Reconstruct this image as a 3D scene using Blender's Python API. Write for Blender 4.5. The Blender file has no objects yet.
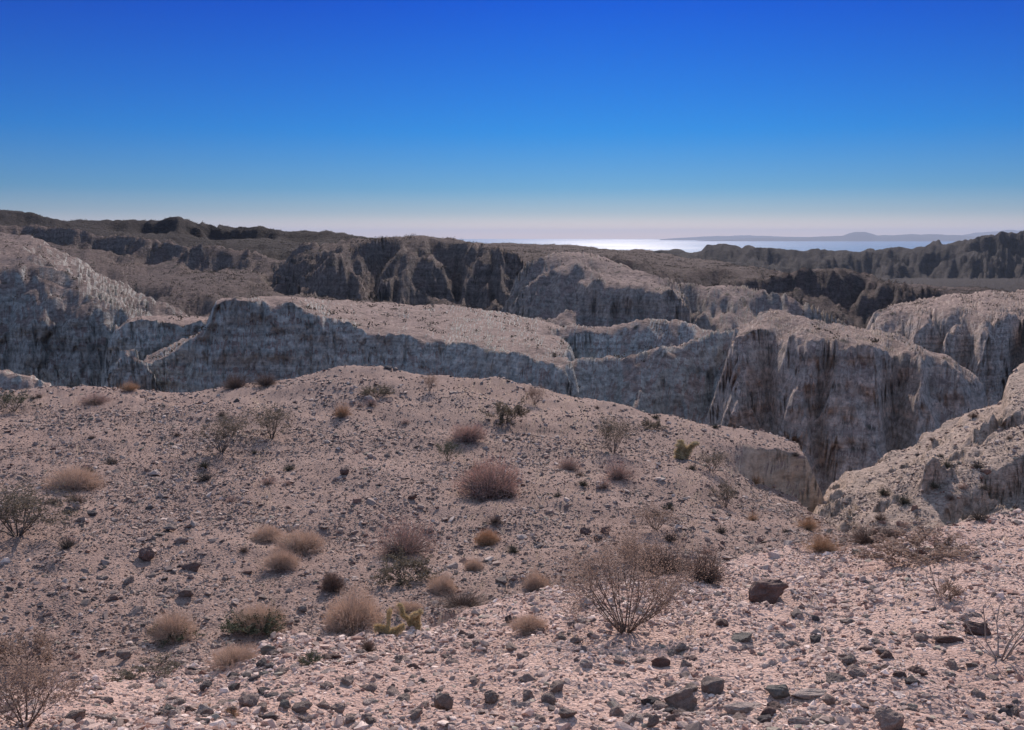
import bpy, math, random
import numpy as np
from mathutils import Vector, Matrix, Euler
R = math.radians
rng = np.random.default_rng(7)
random.seed(7)
C = bpy.context.scene
COL = C.collection

# ------------------------------------------------------------------ camera model
F = 1005.0                       # focal length in pixels (1024 wide)
PITCH = math.atan(129.0 / F)     # level line sits at row 236
cP, sP = math.cos(PITCH), math.sin(PITCH)
def pt(px, py, D):
    """slope numbers of the sight line through a pixel -> (X/Y, Z) of the point D metres ahead"""
    px = np.asarray(px, float); py = np.asarray(py, float); D = np.asarray(D, float)
    u = (px - 512) / F; v = (365 - py) / F
    Y = cP + v * sP; Z = -sP + v * cP
    return u / Y, Z / Y * D
def project(X, Y, Z):
    d = Y * cP - Z * sP; up = Y * sP + Z * cP
    return 512 + F * X / d, 365 - F * up / d

# ------------------------------------------------------------------ noise
_perm = np.random.default_rng(11).permutation(4096)
_ang = np.random.default_rng(12).random(4096) * 2 * np.pi
_gx, _gy = np.cos(_ang), np.sin(_ang)
def _h(ix, iy, seed):
    return _perm[(_perm[(ix + seed * 131) & 4095] + iy) & 4095]
def pn(x, y, seed=0):
    x = np.asarray(x, float); y = np.asarray(y, float)
    xi = np.floor(x).astype(np.int64); yi = np.floor(y).astype(np.int64)
    xf = x - xi; yf = y - yi
    sx = xf * xf * xf * (xf * (xf * 6 - 15) + 10); sy = yf * yf * yf * (yf * (yf * 6 - 15) + 10)
    def g(dx, dy):
        h = _h(xi + dx, yi + dy, seed)
        return _gx[h] * (xf - dx) + _gy[h] * (yf - dy)
    a = g(0, 0) + sx * (g(1, 0) - g(0, 0)); b = g(0, 1) + sx * (g(1, 1) - g(0, 1))
    return (a + sy * (b - a)) * 1.5
def fbm(x, y, o=4, seed=0, gain=.5):
    r = 0; a = 1.0
    for i in range(o):
        r = r + a * pn(x, y, seed + i * 17); x = x * 2.03; y = y * 2.03; a *= gain
    return r
def ridge(x, y, o=3, seed=0):
    r = 0; a = 1.0
    for i in range(o):
        r = r + a * (1 - 2.2 * np.abs(pn(x, y, seed + i * 17))); x = x * 2.1; y = y * 2.1; a *= .5
    return r
def sstep(a, b, x):
    t = np.clip((x - a) / (b - a), 0, 1); return t * t * (3 - 2 * t)

# ------------------------------------------------------------------ terrain: lofted landforms
class Row:
    def __init__(s, pts=None, off=None, amp=0, lam=10, mode='fbm', up=0):
        s.pts, s.off, s.amp, s.lam, s.mode, s.up = pts, off, amp, lam, mode, up
def P(*pts, **k): return Row(pts=pts, **k)
def O(ref, dD, dz, **k): return Row(off=(ref, dD, dz), **k)
class Land:
    def __init__(s, name, rows, px=None, fall=1.5, front=3.0, back=.5, surf=(0, 10), fuzz=0, micro=0, strata=0, flute=None, wob=0):
        s.wob = wob
        s.flute = flute
        s.Dm = float(np.mean([q[2] for r in rows if r.pts for q in r.pts]))
        s.name, s.rows, s.px, s.fall, s.front, s.back, s.surf, s.fuzz, s.micro, s.strata = name, rows, px, fall, front, back, surf, fuzz, micro, strata
        s.seed = abs(sum(ord(c) * (i + 3) for i, c in enumerate(name))) % 900
    def __call__(s, U, Y):
        """height of the landform at bearing U=X/Y and distance Y"""
        X = U * Y
        px = U * F * 0.992 + 512       # nominal column of a bearing
        Ds, Zs = [], []
        Dm = s.Dm
        Y0 = Y
        if s.flute:
            fa, fl_ = s.flute; q = U * Dm / fl_
            q = q + .5 * pn(q * .4, Y / (fl_ * 4), s.seed + 60)
            c1 = np.abs(pn(q, Y / (fl_ * 4), s.seed + 61)); c2 = np.abs(pn(q * 2.6, Y / (fl_ * 2), s.seed + 62))
            Y = Y - fa * (np.exp(-(c1 / .13) ** 2) - c1 + .45 * np.exp(-(c2 / .15) ** 2))
        for k, r in enumerate(s.rows):
            if r.pts is not None:
                p = np.array(r.pts, float)
                pxd = px + (s.wob * fbm(Y / 9. + px / 90, px / 60, 3, s.seed + 90) if s.wob else 0)
                if r.pts[0][1] is not None and p.shape[1] == 3:
                    _, z = pt(p[:, 0], p[:, 1], p[:, 2])
                    D = np.interp(pxd, p[:, 0], p[:, 2]); Z = np.interp(px, p[:, 0], z)
            else:
                ref, dD, dz = r.off
                D = Ds0[ref] + dD; Z = Zs[ref] + dz
            if k == 0: Ds0 = []
            Ds0.append(D)
            if r.amp:
                sx = U * Dm
                a = sx / r.lam; b = Y / (r.lam * 5.0)
                if r.mode == 'fbm': n = fbm(a, b, 3, s.seed + 3)
                elif r.mode == 'spur': n = -ridge(a, b * 1.3, 4, s.seed + 5) * .8 + .35
                elif r.mode == 'crack':
                    n1 = np.abs(pn(a + .35 * pn(a * 1.7, b * 2 + 9, s.seed + 2), b, s.seed + 5)); n2 = np.abs(pn(a * 2.7, b * 2, s.seed + 9)); n3 = np.abs(pn(a * 6.1, b * 3, s.seed + 12))
                    n = np.exp(-(n1 / .10) ** 2) * .45 + .28 * np.exp(-(n2 / .10) ** 2) * (.3 + pn(a, b, s.seed + 77)).clip(0, 1) * 2 + .06 * np.exp(-(n3 / .15) ** 2) + 1.0 * pn(a * .55, b, s.seed + 11) - .5 * n1
                D = D + r.amp * n
            Ds.append(D); Zs.append(Z + 0 * D)
        for k in range(1, len(Ds)):
            Ds[k] = np.maximum(Ds[k], Ds[k - 1] + .0015 * Ds[k - 1])
        z = Zs[0] - (Ds[0] - Y) * s.front
        for k in range(len(Ds) - 1):
            t = (Y - Ds[k]) / (Ds[k + 1] - Ds[k])
            zz = Zs[k] + (Zs[k + 1] - Zs[k]) * np.clip(t, 0, 1)
            z = np.where(Y >= Ds[k], zz, z)
        z = np.where(Y > Ds[-1], Zs[-1] - (Y - Ds[-1]) * s.back, z)
        Y = Y0
        if s.surf[0]:
            z = z + s.surf[0] * fbm(X / s.surf[1], Y / s.surf[1], 5, s.seed + 21)
        if s.micro:
            z = z + s.micro * ridge(X / (s.surf[1] * .6), Y / (s.surf[1] * .6), 4, s.seed + 31)
        if s.strata:
            st, dip = s.strata
            q = z + X * dip; w = q / st + .25 * pn(X / (st * 6), Y / (st * 6), s.seed)
            f = w - np.floor(w); z = z + (sstep(.55, .98, f) - f) * st * .75
        if s.px:
            lo, hi = s.px
            if callable(hi): hi = hi(Y)
            nz = s.fuzz * fbm(Y / 7. + z / 2.5, X / 60., 4, s.seed + 41) if s.fuzz else 0
            z = z - np.maximum(0, px + nz - hi) / F * Y * s.fall - np.maximum(0, lo - px + nz) / F * Y * s.fall
        return z

W = (-900, 1900)
def flat(z, D): return Row(pts=None, off=None)
class ZRow(Row): pass
LANDS = []
def L(*a, **k):
    l = Land(*a, **k); LANDS.append(l); return l

# near slope the camera stands on
def yz(z, D): return 236 - z / D * 0  # placeholder
def Prow_z(D, z):
    # row of constant depth and height given as the pixel row that sees it
    v = np.linspace(236, 3000, 20000); _, zz = pt(512, v, D)
    return float(v[np.argmin(abs(zz - z))])
near_edge = [(-900, 760, 8), (-300, 720, 9), (0, 694, 9.6), (150, 672, 10.2), (300, 645, 11), (450, 612, 12.5), (600, 578, 14), (700, 560, 15.2), (780, 552, 16), (850, 545, 17), (900, 533, 17.5), (960, 524, 18), (1024, 516, 18.5), (1200, 500, 19), (1900, 470, 20)]
L('near_slope', [P((-900, Prow_z(1.0, -1.75), 1.0), (1900, Prow_z(1.0, -1.75), 1.0)),
                 P((-900, 730, 5.6), (0, 730, 5.6), (1024, 730, 6.2), (1900, 730, 6.2)),
                 P(*near_edge, amp=.5, lam=2),
                 O(2, 2.2, -1.3), O(2, 9, -6), O(2, 20, -30)], front=.0, back=2, surf=(.10, 1.6))
hill_crest = [(-900, 400, 41), (-200, 392, 41), (0, 389, 40), (100, 388, 40), (200, 390, 40), (260, 385, 40), (300, 375, 40), (340, 367.5, 40), (380, 366, 40), (430, 372, 40), (500, 381, 40), (560, 392, 39.5), (620, 404, 39), (700, 424, 38), (760, 433, 37), (800, 441, 36), (1900, 446, 36)]
L('middle_hill', [
    P(*[(a, b + 14, c + 1.0) for a, b, c in near_edge[:10]], (1900, 560, 19), ),
    P((-900, 720, 11.5), (-300, 700, 12), (0, 676, 12.4), (150, 656, 13), (300, 630, 14), (450, 600, 15.5), (600, 565, 17), (700, 552, 18.5), (780, 545, 20), (845, 541, 21.5), (1900, 541, 21.5), amp=.6, lam=3),
    P((-900, 540, 19), (0, 540, 19), (300, 540, 19.5), (500, 530, 20.5), (600, 520, 21.5), (700, 508, 24), (780, 515, 26), (820, 524, 26.5), (1900, 536, 27), amp=.8, lam=5),
    P((-900, 460, 27), (300, 460, 27.5), (500, 456, 28), (600, 458, 29), (700, 464, 30), (728, 468, 30.6), (748, 476, 32.0), (762, 487, 33.1), (808, 503, 33.7), (1900, 510, 33.7), amp=.25, lam=2),
    P((-900, 428, 31.5), (300, 427, 32), (600, 436, 32), (700, 445, 33), (742, 447, 33.4), (756, 448, 33.7), (808, 458, 34.2), (1900, 460, 34.2), amp=.35, lam=2.0),
    P(*hill_crest),
    O(5, 4, -1.0), O(5, 12, -10), O(5, 22, -40)],
  px=(-2000, lambda Y: np.interp(Y, [17, 20, 23, 26, 30, 33, 40], [870, 856, 846, 836, 818, 808, 806])), fall=2.2, front=.6, back=1, surf=(.16, 3.0), fuzz=24, flute=(.14, 1.7))
# rocky outcrop right of the gully
L('rock_outcrop', [
    P((700, 556, 20), (850, 552, 21), (900, 545, 21.5), (1024, 530, 22), (1900, 500, 23)),
    P((700, 540, 24), (815, 536, 25), (850, 532, 24.5), (900, 524, 24), (930, 528, 23.5), (1000, 516, 24), (1024, 512, 24), (1900, 480, 25), amp=.8, lam=3, mode='fbm'),
    P((700, 530, 31), (820, 512, 30), (860, 502, 29), (915, 485, 26.0), (930, 466, 25.5), (985, 470, 26), (1024, 452, 27), (1100, 430, 28), (1900, 400, 29), amp=.6, lam=3.5, mode='fbm'),
    P((700, 520, 36), (826, 500, 36), (862, 482, 36), (915, 470, 34), (950, 452, 33), (985, 440, 33.5), (1024, 420, 34), (1900, 330, 35), amp=1.2, lam=4, mode='fbm'),
    P((700, 515, 43), (818, 498, 43), (850, 478, 43), (880, 460, 43), (915, 447, 43), (950, 425, 42), (978, 410, 41), (1004, 399, 40), (1010, 374, 40.2), (1024, 359, 41), (1060, 340, 42), (1100, 325, 43), (1900, 250, 46), amp=.8, lam=4),
    O(4, 3, -1.5), O(4, 12, -12), O(4, 25, -40)],
  px=(826, 5000), fall=1.5, front=1.5, back=1, surf=(.30, 1.8), micro=.10, fuzz=25, strata=(1.0, -.22), flute=(.2, 2.2))
# gully bed between
L('gully', [P((780, 552, 18), (1024, 552, 19)), P((700, 556, 22), (900, 545, 22)), P((780, 538, 27), (860, 534, 27)), P((780, 520, 34), (860, 512, 34)), O(3, 8, -6), O(3, 20, -40)],
  px=(790, 870), fall=1.2, front=1, back=1, surf=(.15, 2))
# canyon
L('canyon_cliff', [  # big buttressed cliff
    P((600, 560, 112), (690, 545, 112), (720, 545, 106), (760, 540, 110), (790, 530, 104), (815, 525, 101), (835, 520, 104), (850, 515, 100), (880, 500, 100), (898, 495, 107), (925, 480, 103), (945, 475, 106), (965, 460, 106), (1100, 470, 112), amp=1.3, lam=11, mode='crack'),
    P((600, 440, 124), (700, 425, 124), (722, 415, 117), (740, 400, 119.5), (758, 405, 122), (775, 400, 124), (796, 405, 114), (815, 412, 111), (828, 412, 115), (842, 412, 110), (872, 414, 109), (885, 414, 112), (896, 414, 117), (908, 416, 114), (930, 420, 110), (944, 424, 113.5), (960, 426, 113), (985, 430, 118), (1100, 430, 120), amp=1.3, lam=11, mode='crack'),
    P((700, 352, 134), (735, 338, 129), (745, 334, 127), (760, 330, 128), (775, 333, 130), (795, 336, 126), (806, 338, 119), (820, 341, 118), (829, 342, 120.3), (840, 344, 117), (870, 347, 115.5), (884, 350, 117), (892, 351, 121.5), (903, 353, 120), (925, 358, 117), (938, 362, 121), (955, 369, 118), (975, 382, 120), (1000, 410, 123), amp=1.2, lam=9, mode='crack'),
    P((700, 340, 144), (745, 323, 144), (768, 309, 144), (800, 315, 142), (850, 326, 140), (900, 339, 137), (950, 356, 133), (978, 378, 129), (1000, 405, 128), amp=1.0, lam=12),
    O(3, 12, -7), O(3, 40, -38)], px=(738, 984), fall=3.0, front=3, back=1, surf=(.5, 6), fuzz=8, micro=.22, flute=(.2, 4), wob=14)
L('knife_ridge', [
    P((400, 520, 112), (560, 500, 116), (650, 500, 120), (760, 500, 122), amp=6.5, lam=17, mode='spur'),
    P((400, 420, 133), (560, 415, 133), (650, 415, 136), (760, 400, 139), amp=5.5, lam=17, mode='spur'),
    P((400, 357, 141), (500, 357, 141), (560, 360, 141), (620, 355, 143), (680, 341, 147), (725, 329, 150), (760, 323, 151), amp=1.2, lam=17, mode='spur'),
    O(2, 6, -1.5), O(2, 25, -12), O(2, 50, -38)], px=(548, 752), fall=2.0, front=2, back=1, surf=(.5, 5), fuzz=10, flute=(.5, 7))
L('canyon_wall', [
    P((-100, 470, 136), (150, 450, 138), (200, 440, 135), (300, 440, 137), (400, 450, 135), (560, 460, 121), (700, 460, 118), amp=1.6, lam=17, mode='crack'),
    P((-100, 370, 146), (150, 362, 146), (175, 350, 145), (205, 335, 144), (218, 309, 145), (240, 304, 146), (290, 303, 148), (330, 315, 148), (380, 329, 147), (450, 342, 144), (500, 352, 138), (555, 362, 132), (700, 372, 130), amp=1.1, lam=17, mode='crack'),
    P((-100, 370, 152), (150, 361, 151), (205, 333, 150), (218, 306, 150), (240, 302, 151), (290, 300, 156), (330, 312, 158), (380, 324, 160), (450, 335, 160), (500, 348, 150), (555, 360, 140), (700, 371, 140), amp=.6, lam=10),
    P((-100, 368, 160), (150, 358, 160), (205, 330, 160), (218, 305, 165), (290, 296, 185), (330, 299, 205), (400, 303, 235), (480, 308, 250), (540, 320, 240), (600, 338, 220), (700, 345, 200)),
    O(3, 25, -4), O(3, 70, -35)], px=(146, 566), fall=3, front=3, back=1, surf=(.6, 9), fuzz=9, micro=.08, flute=(.5, 4))
L('plateau_hump', [
    P((200, 322, 185), (300, 330, 205), (400, 340, 205), (600, 356, 195), (740, 356, 195), amp=3, lam=14, mode='spur'),
    P((500, 348, 190), (540, 345, 196), (600, 334, 200), (640, 334, 201), (690, 338, 203), (740, 350, 203), amp=3, lam=14, mode='spur'),
    P((500, 340, 196), (540, 332, 202), (575, 325, 204), (600, 326, 206), (640, 318, 208), (690, 319, 210), (720, 330, 210), (740, 340, 210), amp=1, lam=14),
    O(2, 30, -12), O(2, 60, -35)], px=(520, 718), fall=1.0, front=1.5, back=1, surf=(.9, 14), fuzz=10, flute=(.8, 6))
L('cliff_block', [
    P((90, 420, 160), (250, 420, 160), amp=2, lam=14, mode='crack'),
    P((90, 352, 168), (108, 345, 168), (116, 330, 168), (130, 320, 168), (160, 319, 168), (235, 321, 170), amp=1.2, lam=14, mode='crack'),
    P((90, 345, 190), (130, 316, 190), (160, 315, 192), (235, 318, 195), (400, 318, 195)),
    O(2, 30, -6), O(2, 60, -30)], px=(110, 240), fall=5, front=4, back=1, surf=(.4, 8), fuzz=6, flute=(.5, 4))
L('pinnacle', [
    P((100, 400, 136), (160, 400, 136)),
    P((100, 364, 139), (118, 360, 139), (124, 356, 139), (136, 355, 139), (142, 359, 139), (160, 364, 139)),
    O(1, 3.5, .3), O(1, 6, -6)], px=(117, 143), fall=2.2, front=4, back=3, surf=(.7, 2.5), fuzz=12)
L('low_spur', [
    P((-300, 420, 128), (60, 420, 128)),
    P((-300, 372, 136), (0, 371, 136), (30, 373, 136), (50, 384, 136), (80, 400, 136), amp=1, lam=6),
    O(1, 5, -.5), O(1, 16, -14)], px=(-900, 50), fall=3, front=3, back=1, surf=(.4, 5), fuzz=4)
L('left_cliff', [
    P((-900, 470, 166), (0, 440, 166), (110, 440, 166), (200, 430, 170), amp=1.6, lam=22, mode='crack'),
    P((-900, 340, 176), (-200, 330, 176), (0, 322, 176), (40, 316, 176), (75, 312, 177), (108, 320, 178), (150, 336, 180), (230, 340, 185), amp=1.6, lam=22, mode='crack'),
    P((-900, 290, 194), (-200, 280, 194), (0, 270, 194), (40, 270, 193), (62, 278, 192), (90, 290, 188), (112, 300, 186), (140, 312, 184), (230, 330, 188), amp=2.4, lam=14, mode='spur'),
    P((-900, 240, 320), (-200, 236, 310), (0, 233, 300), (40, 235, 300), (62, 246, 290), (100, 268, 270), (150, 296, 235), (190, 315, 212), (230, 320, 200), amp=2, lam=20),
    O(3, 30, -8), O(3, 80, -35)], px=(-3000, 205), fall=1.4, front=3, back=1, surf=(1.3, 12), fuzz=8, flute=(.35, 6))
L('right_mesa', [
    P((840, 450, 190), (870, 430, 190), (1030, 425, 188), (1900, 430, 188), amp=5, lam=20, mode='crack'),
    P((840, 337, 216), (875, 332, 218), (888, 330, 211), (903, 329, 214), (920, 330, 205), (934, 332, 212), (948, 332, 202), (968, 334, 203), (985, 336, 198), (1003, 338, 202), (1014, 340, 216), (1028, 342, 199), (1060, 344, 198), (1900, 335, 200), amp=5.5, lam=20, mode='crack'),
    P((840, 325, 224), (875, 318, 226), (905, 311, 222), (950, 310, 217), (1000, 312, 212), (1060, 318, 212), (1900, 305, 212), amp=4, lam=20, mode='crack'),
    P((840, 318, 250), (875, 312, 255), (905, 303, 265), (950, 294, 280), (985, 291, 285), (1030, 293, 285), (1900, 270, 285), amp=2, lam=14),
    O(3, 25, -8), O(3, 70, -40)], px=(874, 4000), fall=2.0, front=3, back=1, surf=(.9, 10), fuzz=10, micro=.3, flute=(.5, 7), wob=10)
L('side_ridge', [
    P((600, 380, 285), (760, 372, 275), (850, 360, 270), (900, 360, 275), amp=12, lam=26, mode='spur'),
    P((600, 300, 338), (680, 296, 342), (745, 300, 330), (790, 312, 322), (850, 335, 304), (900, 348, 300), amp=9, lam=26, mode='spur'),
    P((600, 282, 350), (660, 280, 360), (700, 283, 354), (745, 285, 345), (780, 296, 336), (830, 320, 318), (880, 340, 308), amp=4, lam=26, mode='spur'),
    O(2, 25, -6), O(2, 60, -35)], px=(655, 880), fall=1.0, front=2, back=1, surf=(1.5, 16), fuzz=12, flute=(2, 10))
L('dark_knoll', [
    P((690, 345, 410), (900, 345, 410), amp=16, lam=35, mode='spur'),
    P((700, 302, 462), (760, 296, 468), (800, 296, 474), (860, 300, 470), (900, 308, 450), amp=11, lam=35, mode='spur'),
    P((700, 285, 480), (760, 278, 490), (800, 269, 500), (835, 269, 500), (870, 276, 490), (910, 288, 470), (950, 294, 460), amp=5, lam=35, mode='spur'),
    O(2, 60, -4), O(2, 120, -45)], px=(730, 930), fall=.9, front=2, back=1, surf=(2.2, 26), fuzz=10, flute=(3, 12))
L('centre_mesa', [
    P((480, 345, 278), (600, 350, 276), (720, 362, 270), amp=9, lam=16, mode='spur'),
    P((480, 310, 322), (530, 303, 324), (600, 316, 300), (660, 322, 294), (700, 330, 292), amp=6, lam=16, mode='spur'),
    P((480, 285, 337), (530, 272, 340), (560, 270, 330), (590, 281, 312), (640, 288, 302), (672, 291, 302), (700, 305, 302), amp=3.5, lam=16, mode='spur'),
    P((480, 275, 350), (530, 263, 355), (550, 252, 360), (568, 250, 360), (600, 257, 356), (640, 267, 345), (668, 280, 330), (700, 298, 318), amp=2, lam=20),
    O(3, 30, -8), O(3, 70, -40)], px=(528, 676), fall=1.5, front=2, back=1, surf=(1.1, 16), fuzz=8, flute=(1.4, 9))
L('butte', [
    P((250, 322, 380), (350, 322, 380), (450, 322, 380), (540, 330, 370), amp=16, lam=42, mode='spur'),
    P((250, 300, 415), (320, 298, 420), (430, 298, 420), (490, 305, 415), (540, 310, 410), amp=22, lam=42, mode='spur'),
    P((250, 275, 446), (320, 272, 450), (350, 266, 456), (430, 264, 456), (490, 270, 450), (540, 280, 436), amp=17, lam=42, mode='spur'),
    P((250, 252, 480), (320, 250, 480), (345, 243, 480), (375, 240, 482), (430, 238, 482), (460, 240, 480), (490, 246, 475), (520, 256, 460), amp=5, lam=42, mode='spur'),
    P((250, 250, 520), (320, 246, 520), (360, 239, 520), (400, 236.5, 520), (430, 236, 520), (460, 238, 515), (500, 248, 500), (540, 256, 500)),
    O(4, 40, -8), O(4, 130, -40)], px=(300, 512), fall=1.2, front=2, back=1, surf=(1.6, 30), fuzz=10, flute=(2.5, 9))
L('far_plateau', [
    P((350, 330, 480), (560, 330, 480), (1000, 330, 450), amp=20, lam=60, mode='spur'),
    P((350, 275, 560), (520, 272, 560), (620, 276, 540), (720, 290, 530), (850, 308, 500), (1000, 312, 520), amp=25, lam=60, mode='spur'),
    P((350, 256, 600), (480, 254, 600), (620, 260, 590), (720, 272, 570), (850, 290, 560), (1000, 297, 560), amp=20, lam=60, mode='spur'),
    P((350, 243, 1050), (480, 243.5, 1000), (560, 245.5, 1000), (640, 251, 980), (700, 259, 900), (780, 270, 820), (850, 280, 760), (1000, 292, 700)),
    O(3, 100, -10), O(3, 300, -60)], px=(380, 1000), fall=.5, front=1, back=.5, surf=(3.0, 60), fuzz=5)
L('left_slopes', [
    P((-900, 330, 380), (0, 330, 380), (260, 325, 360), (420, 325, 340), amp=10, lam=45, mode='spur'),
    P((-900, 292, 440), (0, 292, 440), (200, 294, 425), (300, 300, 400), (420, 308, 380), amp=16, lam=45, mode='spur'),
    P((-900, 268, 520), (0, 268, 520), (150, 270, 510), (260, 280, 480), (340, 290, 440), (420, 300, 410), amp=18, lam=45, mode='spur'),
    P((-900, 242, 618), (0, 242, 618), (60, 244, 616), (120, 252, 595), (200, 262, 560), (280, 270, 530), (340, 279, 490), (420, 298, 430), amp=20, lam=45, mode='spur'),
    P((-900, 225, 640), (0, 224, 640), (60, 226, 640), (120, 234, 620), (200, 246, 590), (280, 257, 560), (340, 266, 520), (420, 285, 480), amp=8, lam=45, mode='spur'),
    O(4, 60, -12), O(4, 130, -40)], px=(-3000, 390), fall=.8, front=1, back=.5, surf=(3.2, 80), fuzz=10)
L('skyline_ridge', [
    P((-900, 300, 620), (0, 300, 620), (300, 290, 620), (480, 290, 620), amp=40, lam=90, mode='spur'),
    P((-900, 240, 780), (0, 240, 780), (130, 246, 780), (250, 252, 760), (350, 255, 740), (480, 262, 740), amp=40, lam=90, mode='spur'),
    P((-900, 230, 850), (0, 230, 850), (130, 234, 840), (250, 240, 850), (350, 246, 840), (480, 255, 840), amp=45, lam=90, mode='spur'),
    P((-900, 222, 940), (0, 222, 940), (130, 230, 930), (250, 238, 930), (350, 243, 900), (480, 252, 900), amp=20, lam=90, mode='spur'),
    P((-900, 214, 980), (-100, 208, 980), (0, 208, 980), (38, 209, 980), (75, 218, 980), (130, 220, 970), (180, 217, 970), (225, 223, 960), (290, 229, 950), (310, 229, 950), (370, 235.5, 940), (430, 243, 940), (480, 248, 940)),
    O(4, 80, -10), O(4, 250, -60)], px=(-3000, 440), fall=.5, front=1, back=.5, surf=(2.5, 60), fuzz=5)
L('mountains', [
    P((550, 300, 1300), (800, 296, 1300), (1900, 300, 1300), amp=70, lam=130, mode='spur'),
    P((550, 280, 2350), (700, 280, 2350), (850, 284, 2330), (1024, 290, 2300), (1900, 290, 2300), amp=110, lam=130, mode='spur'),
    P((550, 266, 2500), (700, 266, 2500), (850, 268, 2500), (1024, 262, 2480), (1900, 262, 2480), amp=110, lam=130, mode='spur'),
    P((550, 262, 2700), (625, 254, 2700), (650, 251.5, 2700), (690, 249, 2700), (708, 243.5, 2700), (735, 243.5, 2700), (760, 249, 2700), (800, 250.5, 2700), (850, 250.5, 2700), (900, 247, 2700), (950, 241, 2700), (985, 235.5, 2700), (1024, 231, 2700), (1100, 226, 2700), (1900, 220, 2700), amp=40, lam=130, mode='spur'),
    O(3, 300, -40), O(3, 900, -170)], px=(560, 4000), fall=.3, front=1, back=.2, surf=(7, 160), micro=3)
FLOOR = Land('canyon_floor', [
    P((-900, 236 + F * 8 / 6, 6), (1900, 236 + F * 8 / 6, 6)),
    P((-900, 236 + F * 42 / 60, 60), (1900, 236 + F * 42 / 60, 60)),
    P((-900, 236 + F * 50 / 600, 600), (1900, 236 + F * 50 / 600, 600)),
    P((-900, 236 + F * 90 / 2000, 2000), (1900, 236 + F * 90 / 2000, 2000)),
    P((-900, 236 + F * 195 / 6500, 6500), (1900, 236 + F * 195 / 6500, 6500)),
    P((-900, 236 + F * 240 / 9000, 9000), (1900, 236 + F * 240 / 9000, 9000))], front=0, back=0, surf=(1.5, 30))
LANDS.append(FLOOR)
SEA_Z = -200.0

for _l in LANDS:
    ds = [q[2] for r in _l.rows if r.pts for q in r.pts]; off = sum(r.off[1] for r in _l.rows if r.off)
    mx = max([r.amp for r in _l.rows] + [0])
    _l.rng = (max(.5, min(ds) * .72 - mx), max(ds) * 1.25 + off * 1.2 + mx + 10)
    if _l is FLOOR or _l.name == 'near_slope': _l.rng = (0, 1e9 if _l is FLOOR else 45)
    if _l.px:
        hi = _l.px[1]; hi = 880 if callable(hi) else hi
        _l.prng = (_l.px[0] - 70, hi + 70)
    else: _l.prng = (-1e9, 1e9)
def _height(U, Y):
    px = U * F * .992 + 512
    best = np.full(U.shape, -1e9); lab = np.zeros(U.shape, np.int16)
    for i, l in enumerate(LANDS):
        m = np.nonzero((Y > l.rng[0]) & (Y < l.rng[1]) & (px > l.prng[0]) & (px < l.prng[1]))[0]
        if not len(m): continue
        z = l(U[m], Y[m]); w = z > best[m]; mm = m[w]
        best[mm] = z[w]; lab[mm] = i
    X = U * Y
    m = np.nonzero(Y < 60)[0]
    if len(m):
        x, y = X[m], Y[m]
        best[m] += sstep(60, 30, y) * (.045 * fbm(x / .45, y / .45, 3, 77) + .05 * np.maximum(0, fbm(x / 1.3, y / 1.3, 3, 78)))
    return best, lab
def height(U, Y, label=False):
    sh = U.shape; U = U.ravel(); Y = Y.ravel(); n = len(U); st = 20000
    Z = np.empty(n); Lb = np.empty(n, np.int16)
    for k in range(0, n, st):
        Z[k:k + st], Lb[k:k + st] = _height(U[k:k + st], Y[k:k + st])
    return (Z.reshape(sh), Lb.reshape(sh)) if label else Z.reshape(sh)
# lookup table of the near ground, for setting things down on it
_u = np.linspace(-.75, .75, 800); _ly = np.linspace(math.log(3.0), math.log(70), 700)
_T = height(*np.meshgrid(_u, np.exp(_ly), indexing='ij'))
def tabz(U, Y):
    a = np.clip((U - _u[0]) / (_u[1] - _u[0]), 0, len(_u) - 1.001); b = np.clip((np.log(np.maximum(Y, .01)) - _ly[0]) / (_ly[1] - _ly[0]), 0, len(_ly) - 1.001)
    i = a.astype(int); j = b.astype(int); a = a - i; b = b - j
    return (_T[i, j] * (1 - a) + _T[i + 1, j] * a) * (1 - b) + (_T[i, j + 1] * (1 - a) + _T[i + 1, j + 1] * a) * b
def ground_z(X, Y):
    X = np.asarray(X, float); Y = np.asarray(Y, float); return tabz(X / Y, Y)
def hit(px, py, dmin=4.5, dmax=60):
    """first point of the ground seen along a sight line"""
    D = np.exp(np.linspace(math.log(dmin), math.log(dmax), 600)); out = []
    for a, b in zip(np.atleast_1d(px), np.atleast_1d(py)):
        u, z = pt(a, b, D); h = tabz(u + 0 * D, D)
        k = int(np.argmax(h >= z))
        if h[k] < z[k]: k = len(D) - 1
        k = max(k, 1)
        t = (z[k - 1] - h[k - 1]) / ((z[k - 1] - h[k - 1]) - (z[k] - h[k]) + 1e-9)
        d = D[k - 1] + (D[k] - D[k - 1]) * min(max(t, 0), 1)
        out.append((float(u * d), d, float(ground_z(u * d, d))))
    return np.array(out)

# ------------------------------------------------------------------ object helpers
def tag(o, label=None, cat=None, group=None, kind=None):
    if label: o['label'] = label
    if cat: o['category'] = cat
    if group: o['group'] = group
    if kind: o['kind'] = kind
    return o
def mesh_np(name, co, faces, mat=None, smooth=True):
    """faces: (n,3) or (n,4) int array"""
    me = bpy.data.meshes.new(name)
    n, k = faces.shape
    me.vertices.add(len(co)); me.vertices.foreach_set('co', np.asarray(co, np.float32).ravel())
    me.loops.add(n * k); me.loops.foreach_set('vertex_index', faces.astype(np.int32).ravel())
    me.polygons.add(n); me.polygons.foreach_set('loop_start', np.arange(n, dtype=np.int32) * k)
    me.update(calc_edges=True)
    me.polygons.foreach_set('use_smooth', np.full(n, smooth))
    if mat: me.materials.append(mat)
    return me
def link(name, me, parent=None):
    o = bpy.data.objects.new(name, me); COL.objects.link(o)
    if parent: o.parent = parent
    return o

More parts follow.
